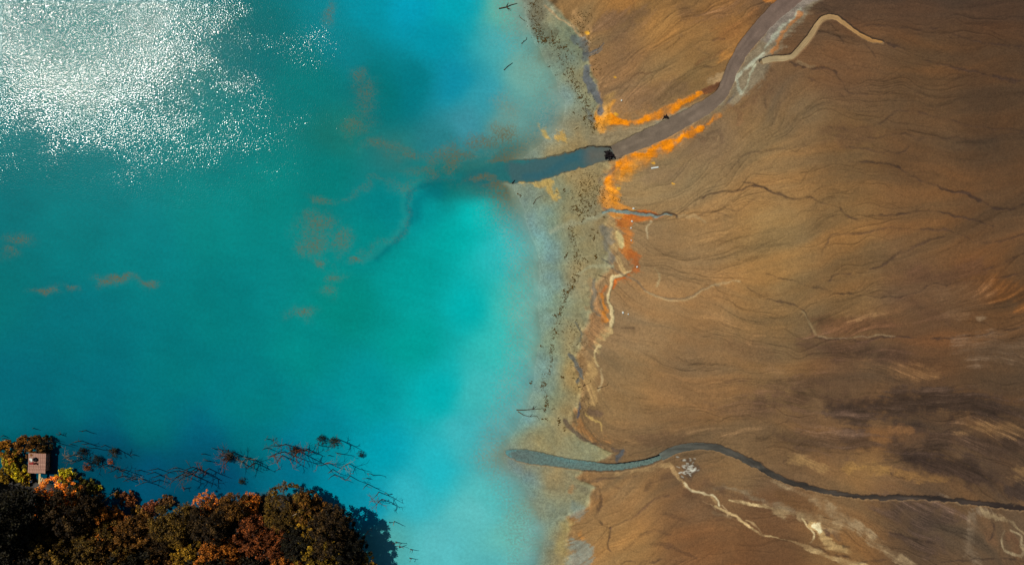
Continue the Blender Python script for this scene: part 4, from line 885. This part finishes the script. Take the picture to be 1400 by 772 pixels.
# (base u, v, tip u, v, branches, material, label, group)
GA = 'bare stumps poking from the water off the hut'; GB_ = 'slanting bare trunks in the water west of the bay'; GC = 'slanting trunks standing close together mid bay'
SN = [
 (46,585,44,586,0,0,'tiny lone stick tip in open water above the hut, the one farthest north',None),
 (83,593,80,595,3,0,'small dark twiggy stump alone in open water, right of the tip above the hut',None),
 (5,595,1,597,0,0,'short bare stump at the very left edge above the shrubs',GA),(6,599,2,600,0,0,'short bare stump at the very left edge above the shrubs',GA),
 (118,588,108,589,0,0,'thin dark trunk lying nearly flat out in open water, top one right of the hut',None),
 (112,602,98,605,1,0,'bare trunk with a side branch, upper of the group right of the hut',None),
 (123,606,111,607,0,0,'bare slanting trunks below the upper one, right of the hut',GB_),(131,612,118,611,0,0,'bare slanting trunks below the upper one, right of the hut',GB_),
 (98,607,95,608,0,0,'short stub of wood left of the slanting trunks right of the hut',None),
 (77,604,58,605,2,0,'long thin brown trunk reaching left over the hut shrubs',None),(72,601,60,600,1,0,'pale thin branch just above the long brown trunk by the hut',None),
 (103,621,86,627,9,3,'pale brown branchy snag right of the hut, fanned like a broom',None),(112,627,92,631,3,0,'long dark trunk beside the pale broom-like snag',None),(116,626,100,632,2,0,'slim dark trunk running parallel under the broom-like snag',None),
 (144,608,138,610,0,0,'small dark trunk tip in open water above the dark green bush',None),
 (161,613,153,620,5,0,'brushy dark snag leaning over the dark green bush',None),
 (160,640,147,646,2,0,'thick dark trunk slanting below the orange tuft, longest of its neighbours',None),
 (152,636,139,639,1,0,'thin dark trunk just left of the longest thick one below the orange tuft',None),(145,634,133,640,1,0,'thin dark trunk leftmost below the orange tuft',None),
 (172,642,162,645,3,0,'dark branched snag right of the longest thick trunk',None),(170,650,158,654,4,0,'dark branched snag lower right of the longest thick trunk',None),
 (183,621,178,622,0,0,'tiny black stump alone in open water between the bushes and the bay',None),
 (192,642,184,643,0,0,'short faint trunk in the water left of the two clear parallel trunks',None),
 (187,650,176,654,1,0,'slanting dark trunk above the forked one with a lit tip',None),(192,654,180,656,3,0,'bushy dark snag in the heart of the bay cluster',None),(188,648,182,650,2,0,'little dark snag with two twigs in the bay cluster',None),
 (201,658,185,664,2,3,'dark trunk with a sunlit brown tip, lowest of the bay cluster',None),
 (176,654,168,658,1,0,'thin trunk at the left end of the bay cluster',None),
 (216,640,201,643,0,0,'upper one of three clear parallel trunks in mid bay',None),(212,645,200,648,0,0,'middle one of three clear parallel trunks in mid bay',None),(219,649,207,653,0,0,'lower one of three clear parallel trunks in mid bay',None),
 (218,655,208,658,0,0,'faint thin trunk just under the three clear parallel ones',None),
 (243,639,228,643,1,0,'upper long slanting trunk right of the three parallel ones',None),(245,643,222,650,2,0,'longest slanting trunk in the bay, lower one of a close pair',None),
 (264,638,246,646,3,0,'tall branched trunk at the right end of the bay group',None),(268,640,250,651,4,0,'branchy snag with many side twigs at the right end of the bay group',None),
 (262,648,242,658,3,0,'slim branched trunks under the right end of the bay group',GC),(256,644,238,655,3,0,'slim branched trunks under the right end of the bay group',GC),(250,648,234,659,3,0,'slim branched trunks under the right end of the bay group',GC),
 (272,640,262,652,6,2,'orange-tinted spiky snag ending the bay group to the right',None),(286,640,270,648,5,2,'spreading red-brown snag with fingers of twigs right of the bay group',None),
 (252,668,249,664,3,2,'small reddish twig clump in the water above the round olive tree',None),
 (296,614,290,612,0,0,'two short stubs in open water above the spreading snag',GA+' north'),(280,620,275,620,0,0,'two short stubs in open water above the spreading snag',GA+' north'),
 (287,630,279,629,1,0,'curved dark stub just above the spreading red-brown snag',None),
 (316,622,302,638,8,2,'orange-brown branches spraying from the dark round bush',None),(320,618,300,624,6,0,'dark spiky snag standing in the dark round bush',None),(330,624,322,622,1,0,'short dark trunk right of the dark round bush',None),
 (342,626,330,632,6,3,'pale forked snag with stubby fingers right of the dark round bush',None),(349,632,338,640,5,0,'thin-twigged snag at the right end of the round bush cluster',None),
 (368,600,364,599,2,0,'small dark tuft of sticks at the upper left of the branched trunks',None),
 (391,607,368,609,6,0,'long dark trunk with a feathered top, upper of the two long trunks',None),(389,617,368,624,6,2,'long red-brown trunk with twigs, lower of the two long trunks',None),(366,612,358,615,1,0,'short dark trunk left of the two long ones',None),
 (386,622,378,634,5,2,'thin-twigged reddish snag hanging below the two long trunks',None),
 (408,616,396,628,8,2,'dark red branchy snag at the centre of the eastern cluster',None),(421,613,412,618,9,2,'coral-red branchy snag at the right of the eastern cluster',None),(402,612,396,618,7,0,'black twiggy snag between the red ones of the eastern cluster',None),
 (463,600,452,607,6,0,'green-tinged twiggy snag, rightmost of the northern drowned bushes',None),(440,609,434,606,3,0,'thin dark branch under the northern drowned bushes',None),
 (466,620,458,618,1,0,'short forked trunk in clear water below the northern snags',None),(451,622,448,622,0,0,'tiny stub left of the short forked trunk',None),
 (448,632,433,636,4,2,'knobby brown trunk right of the eastern cluster with a lit end',None),
 (477,633,464,638,4,3,'pale two-part trunk with stubs, highest of the outer line',None),(455,641,448,647,1,0,'small trunk, left of the outer line of snags and above its twin',None),(458,648,449,655,1,0,'small trunk below its twin, left of the outer line of snags',None),
 (479,650,472,657,2,2,'short orange-brown trunk with a long shadow in the outer line',None),
 (510,649,502,647,0,2,'short trunk with an orange tip and a slim shadow, farthest out north',None),(503,653,500,654,1,0,'tiny dark stub under the orange-tipped short trunk',None),
 (503,661,496,669,1,0,'slender forked trunk with a straight double shadow in the outer line',None),
 (518,672,508,683,1,2,'slim reddish trunk with a long shadow, middle of the outer line',None),(522,682,514,690,8,2,'red spiky snag with many twigs and the longest shadow',None),
 (531,676,529,674,2,0,'small floating twig above the longest shadow',None),
 (539,712,538,718,0,3,'thin pole in the pale water with a sharp straight shadow',None),(533,714,532,713,0,0,'tiny dot of a stump left of the thin pole',None),
 (503,726,497,734,3,3,'pale stump with a twig at the rim of the shade of the wood',None),
 (541,740,544,742,3,0,'small dark floating branch in the pale water near the bottom',None),(546,748,546,744,3,2,'small reddish twig beside the dark floating branch near the bottom',None),
 (561,750,564,752,1,0,'tiny dark twig, right of the floating branches near the bottom',None),(560,762,563,764,1,0,'lowest tiny twig in the pale water near the bottom edge',None),
 (485,744,476,750,4,3,'grey bare branches showing at the shaded east edge of the wood',None),
]
for i, (bu, bv, tu, tv, nb, mi, lab, grp) in enumerate(SN):
    snag(bu, bv, tu, tv, lab, nb, [m_deadwood, m_black, m_redwood, m_palewood][mi], grp, r0=.075 if nb > 4 else .06, seed=i, twigs=.9, shadowlen=1.25)

def lying(pts, label, name, cat, mat, r0=.05, z=.03, forks=2, seed=0, group=None):
    rr = random.Random(seed); P = [Vector((X(a), Y(b), max(gz(a, b), 0) + z)) for a, b in pts]; O = P[0].copy(); P = [p - O for p in P]
    ch = [[(p, r0 * (1 - .7 * i / max(1, len(P) - 1))) for i, p in enumerate(P)]]
    L_ = (P[-1] - P[0]).length; a0 = math.atan2((P[-1] - P[0]).y, (P[-1] - P[0]).x)
    for k in range(forks):
        s = P[0].lerp(P[-1], rr.uniform(.3, .9)) if len(P) == 2 else P[rr.randrange(1, len(P))]; a = a0 + rr.choice((-1, 1)) * rr.uniform(.4, 1.3); ln = L_ * rr.uniform(.15, .35)
        ch.append([(s, r0 * .5), (s + Vector((math.cos(a) * ln, math.sin(a) * ln, rr.uniform(0, .12))), r0 * .12)])
    o = link(name, tubes_mesh(name, ch, 6, seed), mat=mat); o.location = O; return tag(o, label, cat, group)
lying([(149,681),(158,673),(166,667)], 'pale bleached log leaning out of the bushes over the water left of the bay', 'log', 'log', m_palewood, .13, .9, 1, 1)
lying([(428,684),(420,687),(412,690)], 'pale bare log lying across the north-east shoulder of the wood', 'log', 'log', m_palewood, .12, 4.2, 0, 2)
lying([(682,12),(692,10),(699,7),(707,5)], 'dark forked driftwood branch in the shallows at the top edge', 'driftwood', 'driftwood', m_deadwood, .09, .05, 4, 3)
lying([(689,96),(694,91),(701,86)], 'straight dark driftwood stick in the grey shallows below the forked branch', 'driftwood', 'driftwood', m_deadwood, .07, .05, 0, 4)
lying([(713,60),(716,57),(720,54)], 'small dark twig in the shallows left of the weedy mud at the top', 'driftwood', 'driftwood', m_deadwood, .06, .04, 2, 5)
lying([(711,24),(716,28),(718,29)], 'tiny dark twig in the shallows near the top edge, above its twin', 'driftwood', 'driftwood', m_deadwood, .05, .04, 1, 6)
lying([(729,279),(733,272),(738,269),(742,268)], 'curved thin branch on the yellow blotch below the blue-grey channel', 'driftwood', 'driftwood', m_deadwood, .05, .03, 0, 7)
lying([(700,251),(704,246)], 'short dark log at the lower lip of the blue-grey channel', 'driftwood', 'driftwood', m_black, .09, .06, 0, 8)
lying([(706,560),(716,560),(728,559),(742,558)], 'long thin forked branch lying on the wet mud above the south stream mouth', 'driftwood', 'driftwood', m_deadwood, .08, .04, 3, 9)
lying([(708,562),(716,567),(724,569),(734,568)], 'short thin branch just under the long forked one by the south stream mouth', 'driftwood', 'driftwood', m_deadwood, .06, .04, 2, 10)
lying([(816,530),(822,528),(829,526)], 'dark stick on the brown flat right of the cream scarp line', 'driftwood', 'driftwood', m_black, .05, .03, 1, 11)
lying([(790,529),(798,526),(806,522)], 'thin dark branch on the strip between blue-grey seep and cream scarp', 'driftwood', 'driftwood', m_deadwood, .05, .03, 2, 12)
lying([(818,376),(824,378),(830,380)], 'short dark stick lying on the cream scarp line by the orange stain', 'driftwood', 'driftwood', m_black, .05, .05, 0, 13)

# ---- brush pile in the river mouth
rr = random.Random(4); ch = []
for i in range(80):
    a = rr.uniform(-1, 1); cx = a * 1.05; cy = rr.gauss(0, .24) * (1.3 if a < 0 else .7) - a * .32; z0 = rr.uniform(0, .35); an = rr.uniform(0, 6.28); ln = rr.uniform(.2, .6)
    dv = Vector((math.cos(an), math.sin(an), rr.uniform(-.3, .5))) * ln
    p = Vector((cx, cy, z0)); ch.append([(p - dv * .5, .05), (p + Vector((0, 0, .05)), .06), (p + dv * .5, .02)])
o = link('brush_pile', tubes_mesh('brush_pile', ch, 5, 3), mat=m_black); o.location = (X(837), Y(213.5), max(gz(837, 213), 0) + .02)
tag(o, 'black tangle of brushwood stranded where the muddy stream enters the lake channel', 'brush pile')
rr = random.Random(9); ch = []
for i in range(16):
    a = rr.uniform(0, 6.28); p = Vector((rr.gauss(0, .18), rr.gauss(0, .15), .08)); dv = Vector((math.cos(a), math.sin(a), .2)) * .2; ch.append([(p - dv, .05), (p + dv, .03)])
o = link('brush_pile', tubes_mesh('brush_pile', ch, 5, 5), mat=m_black); o.location = (X(909), Y(162), gz(909, 162))
tag(o, 'small black clump of brush on the lower rim of the northern orange bank', 'brush pile')

# ---- white plank and pale stones
o = link('plank', box_mesh('plank', [(0, 0, 0, 1.0, .2, .05)], .01), mat=m_white); o.location = (X(894), Y(230.2), gz(894, 230) + .05); o.rotation_euler = (0, 0, R(9))
tag(o, 'white plank lying on the brown mud below the orange bank', 'plank')
def stone_mesh(seed, mat):
    import bmesh
    bm = bmesh.new(); bmesh.ops.create_icosphere(bm, subdivisions=2, radius=1); r_ = random.Random(seed)
    k = [Vector((r_.uniform(-1, 1), r_.uniform(-1, 1), r_.uniform(-1, 1))) for _ in range(4)]
    for q in bm.verts: q.co *= 1 + .18 * sum(math.sin(2.2 * q.co.dot(a) + i) for i, a in enumerate(k)) / 2; q.co.z *= .7
    me = bpy.data.meshes.new('stone'); bm.to_mesh(me); bm.free(); me.materials.append(mat); return me
st = stone_mesh(2, m_white)
for pu, pv, s, lab in [(849,139,.11,'tiny white stone on the brown flat above the northern orange bank'),(851,427,.14,'white stone on the brown mud right of the cream scarp line'),
    (865,286,.14,'white stone on the orange soil just above the little grey-green stream'),(863,303,.13,'white stone just below the little grey-green stream'),(862,312,.10,'pale stone right of the cream patch, upper of two'),
    (862,329,.09,'pale stone right of the cream patch, lower of two'),(870,365,.12,'pale stone on the rust-coloured spot above the cream line'),(858,429,.09,'dull pale stone right beside the white stone by the cream line')]:
    o = link('stone', st); o.location = (X(pu), Y(pv), gz(pu, pv) + s * .3); o.scale = (s, s, s); o.rotation_euler = (0, 0, rnd.uniform(0, 6)); tag(o, lab, 'stone', 'pale stones scattered on the mud')

# ---- weed clumps on the flats
def clump_mesh(seed):
    r_ = random.Random(seed); ch = []
    for i in range(9):
        a = r_.uniform(0, 6.28); p = Vector((r_.gauss(0, .45), r_.gauss(0, .22), .08)); ln = r_.uniform(.15, .45); dv = Vector((math.cos(a) * ln, math.sin(a) * ln * .7, r_.uniform(-.05, .12)))
        ch.append([(p - dv * .5, .10), (p + Vector((0, 0, .08)), r_.uniform(.14, .26)), (p + dv * .5, .07)])
    me = tubes_mesh('algae_clump', ch, 5, seed); me.materials.append(m_algae); return me
CL = [clump_mesh(40 + i) for i in range(5)]
def clump(pu, pv, s, lab, grp, ang=None, rr=rnd):
    o = link('algae_clump', rr.choice(CL)); o.location = (X(pu), Y(pv), max(gz(pu, pv), 0) - .01)
    q = s * .125; o.scale = (q, q * rr.uniform(.7, 1.1), q * .6); o.rotation_euler = (0, 0, ang if ang is not None else rr.uniform(0, 6.28)); return tag(o, lab, 'algae', grp)
BIG = [(751,91,2.4,'reddish-brown weed clump alone in the grey shallows left of the weedy belt'),(760,103,2,'single weed clump in the shallows left of the blue-grey seep'),
 (767,65,3.2,'dark weed clump at the outer bend of the belt below the top mud'),(774,64,2.8,'slanting weed clump right beside the one at the outer bend'),(799,162,4.2,'large slanting weed clump left of the orange bank end'),(788,176,3,'lone weed clump below the belt, left of the orange bank'),
 (784,154,2.6,'weed clump at the left of the thick belt beside the orange bank'),(711,267,3,'weed clump in the turquoise shallows under the blue-grey channel'),(771,260,3,'clear round weed clump on bare mud south of the channel'),(762,263,2.4,'flat weed clump left of the clear round one south of the channel'),
 (774,349,4.2,'isolated slanting weed clump left of the shore line, halfway down'),(788,376,4.4,'big weed clump at the start of the lower belt'),(814,351,4,'weed clump standing alone in the middle of the flat'),(798,353,2.6,'small weed clump left of the one alone mid flat'),(803,357,2.6,'small weed clump under the one alone mid flat'),
 (788,287,4.4,'dense weed heap at the upper middle of the flat'),(792,294,3.4,'weed heap at the lower end of the dense heap'),(788,283,3.2,'weed tuft at the top of the dense heap'),(784,282,3,'weed tuft left of the dense heap'),(797,300,3,'weed clump trailing under the dense heap'),
 (812,325,3.6,'cluster-centre weed clump left of the grey seep'),(807,322,2.4,'weed clump left in the cluster by the grey seep'),(817,318,2.4,'weed clump upper right in the cluster by the grey seep'),(810,314,2.4,'weed clump topmost in the cluster by the grey seep'),(825,297,2.2,'olive weed dot at the bend of the grey-green stream'),
 (783,393,3.8,'fat weed clump on the lower belt, second from its start'),(785,382,3.2,'weed clump on the lower belt between two fat ones'),(771,397,3,'mustard weed clump just left of the lower belt'),(758,431,3.4,'slanting weed clump left of the belt, level with the white stone'),(765,428,3.4,'thick weed knot on the belt level with the white stone'),
 (769,453,2.4,'lone weed clump right of the belt in its lower half'),(740,473,3,'lone weed clump in the pale shallows left of the lower belt'),(726,523,3.2,'lone weed clump in the turquoise rim, left of the belt end'),(769,515,3.6,'upright weed clump on bare mud right of the belt end'),(744,523,3.6,'weed knot at the left kink of the belt end'),
 (764,575,5,'largest square weed clump above the south stream'),(746,572,3.8,'slanting weed clump left of the largest square one'),(757,558,2.2,'little weed clump above the largest square one'),(771,584,2.2,'little weed clump upper right of the south stream mouth, nearest the largest'),(772,588,2,'little weed clump just under its neighbour near the largest square one')]
for pu, pv, s, lab in BIG: clump(pu, pv, s, lab, 'single weed clumps')
BELTS = [([(728,2),(733,14),(732,28),(736,44),(742,54),(752,56)],7,46,'dark weed clumps packed on the muddy point at the top edge'),
 ([(752,48),(760,60),(772,74),(776,90)],9,22,'weed clumps scattered down the flat left of the upper blue-grey seep'),
 ([(778,90),(781,104),(788,120),(796,132)],6,24,'weed clumps in the belt beside the middle of the blue-grey seep'),
 ([(796,134),(804,148),(808,164),(812,176)],9,38,'weed clumps in the thick belt left of the northern orange bank'),
 ([(800,252),(798,272),(802,292)],16,38,'small weed clumps peppered on the flat left of the southern orange bank'),
 ([(780,310),(784,330),(788,350),(790,370)],5,26,'weed clumps in the thin broken line halfway down the shore'),
 ([(784,384),(774,404),(768,420),(763,436),(758,456)],3.5,40,'weed clumps strung along the lower belt on the beige flat'),
 ([(757,458),(754,480),(753,500),(746,516),(742,530),(748,545),(745,560)],2.6,34,'weed clumps in the tail of the lower belt')]
for pl, sp, n, lab in BELTS:
    P = smooth_pl([(a, b, 0) for a, b in pl], 5)
    for i in range(n):
        p = P[rnd.randrange(len(P))]; clump(p[0] + rnd.gauss(0, sp * .5), p[1] + rnd.gauss(0, 3), rnd.uniform(1.0, 2.6), lab, lab.split(' left')[0])
# fine flecks: too many and too small to count
ch = []
for pl, sp, n, lab in BELTS + [([(800,240),(815,262),(826,276)],12,60,''),([(784,440),(790,470),(788,520),(800,560)],9,60,''),([(790,20),(800,45),(812,100)],8,40,'')]:
    P = smooth_pl([(a, b, 0) for a, b in pl], 5)
    for i in range(n * 3):
        p = P[rnd.randrange(len(P))]; a = p[0] + rnd.gauss(0, sp * .9); b = p[1] + rnd.gauss(0, 4)
        ch.append((a, b))
A = np.array(ch); zf = ground(A[:, 0][None], A[:, 1][None])[0][0]
chains = []
for (a, b), z in zip(ch, zf):
    an = rnd.uniform(0, 6.28); ln = rnd.uniform(.04, .12); p = Vector((X(a), Y(b), max(z, 0) + .02)); dv = Vector((math.cos(an), math.sin(an), 0)) * ln; chains.append([(p - dv, .03), (p + dv, .02)])
tag(link('weed_flecks', tubes_mesh('weed_flecks', chains, 4, 8), mat=m_algae), 'fine dark flecks of dried weed strewn over the beige flat', 'weed', kind='stuff')

# ---- the fishing hut on stilts, its gangplank and what lies on it
HX, HY, HZ = X(59), Y(629.6), .70
hut = bpy.data.objects.new('fishing_hut', None); C.objects.link(hut); hut.location = (HX, HY, 0); hut.rotation_euler = (0, 0, R(-2))
tag(hut, 'small square stilted fishing hut with a rusty pinkish board roof standing in the water', 'hut')
for i in range(10):
    w_ = 2.38 / 10
    me_ = box_mesh('roof_board', [(0, 0, 0, w_ * .95, 2.66 + rnd.uniform(-.05, .05), .04)], .008, i); o = link('roof_board', me_, hut, m_board); o.location = (-1.19 + w_ * (i + .5), 0, HZ + .55 + rnd.uniform(-.012, .012))
for x, y in ((-1, -1.15), (1, -1.15), (1, 1.15), (-1, 1.15)):
    link('stilt', tubes_mesh('stilt', [[(Vector((x, y, -1.2)), .08), (Vector((x, y, HZ + .5)), .07)]], 8), hut, m_deadwood)
link('wall', box_mesh('wall', [(0, 1.16, HZ + .02, 2.1, .06, .95), (0, -1.16, HZ + .02, 1.3, .06, .95), (-1.04, 0, HZ + .02, .06, 2.24, .95), (1.04, 0, HZ + .02, .06, 2.24, .95)]), hut, m_board)
link('floor', box_mesh('floor', [(0, 0, HZ - .5, 2.2, 2.5, .08)]), hut, m_deadwood)
import bmesh
def torus(name, R0, r0, mat):
    ch = [(Vector((R0 * math.cos(a), R0 * math.sin(a), 0)), r0) for a in [2 * math.pi * k / 16 for k in range(17)]]
    me = tubes_mesh(name, [ch], 7); me.materials.append(mat); return me
top = HZ + .60
o = link('tyre', torus('tyre', .2, .11, m_tyre)); o.location = (X(57.5), Y(624.2), top + .1); tag(o, 'black tyre lying on the roof of the fishing hut', 'tyre')
def bucket(name, r, h, mat, loc, lab, cat):
    bm = bmesh.new(); n = 14
    rings = [(r * .75, 0), (r, h), (r * .9, h), (r * .68, .02)]; vs__ = [[bm.verts.new((a * math.cos(2 * math.pi * k / n), a * math.sin(2 * math.pi * k / n), z)) for k in range(n)] for a, z in rings]
    for i in range(3):
        for k in range(n): bm.faces.new((vs__[i][k], vs__[i][(k + 1) % n], vs__[i + 1][(k + 1) % n], vs__[i + 1][k]))
    bm.faces.new(vs__[3]); me = bpy.data.meshes.new(name); bm.to_mesh(me); bm.free(); o = link(name, me, mat=mat); o.location = loc; return tag(o, lab, cat)
bucket('bucket', .15, .25, m_redp, (X(58.2), Y(629.5), top), 'dark red bucket on the hut roof just below the tyre', 'bucket')
bucket('bucket', .16, .28, m_bluep, (X(47.4), Y(655.5), .5), 'grey-blue bucket on the shore left of the gangplank', 'bucket')
o = link('rag', box_mesh('rag', [(-.1, 0, 0, .42, .22, .03), (.12, .05, .01, .2, .3, .03)], .05, 3)); o.data.materials.append(m_redp); o.location = (X(52), Y(630), top); tag(o, 'dark red rag spread on the left half of the hut roof', 'rag')
o = link('rag', box_mesh('rag', [(0, 0, 0, .35, .3, .03), (.1, -.16, .01, .2, .2, .03)], .05, 5)); o.data.materials.append(m_white); o.location = (X(51), Y(624.5), top); tag(o, 'pale scrap of cloth near the upper left corner of the hut roof', 'rag')
gp = link('gangplank', box_mesh('gangplank', [(0, 0, 0, .27, 1.75, .05)], .01), mat=m_yellowboard); gp.location = (X(59.5), Y(650.5), .8); gp.rotation_euler = (R(6), 0, R(-7)); tag(gp, 'pale yellow gangplank running from the hut down to the shore', 'gangplank')
pal = bpy.data.objects.new('pallet', None); C.objects.link(pal); pal.location = (X(63.5), Y(653.5), .75); pal.rotation_euler = (R(8), 0, R(-28)); tag(pal, 'pale wooden pallet with dark gaps on the shore right of the gangplank', 'pallet')
for i in range(4):
    link('slat', box_mesh('slat', [(0, 0, 0, .17, .6, .04)], .01, i), pal, m_yellowboard).location = (-.42 + i * .28, 0, .05)
for y in (-.24, .24): link('bearer', box_mesh('bearer', [(0, 0, 0, 1.05, .08, .06)], .0), pal, m_deadwood).location = (0, y, 0)
o = link('pole', tubes_mesh('pole', [[(Vector((0, 0, -.6)), .04), (Vector((-.05, -.3, 1.4)), .03)]], 6), mat=m_deadwood); o.location = (X(72), Y(628), 0); tag(o, 'thin mooring pole standing in the water right of the hut', 'pole')
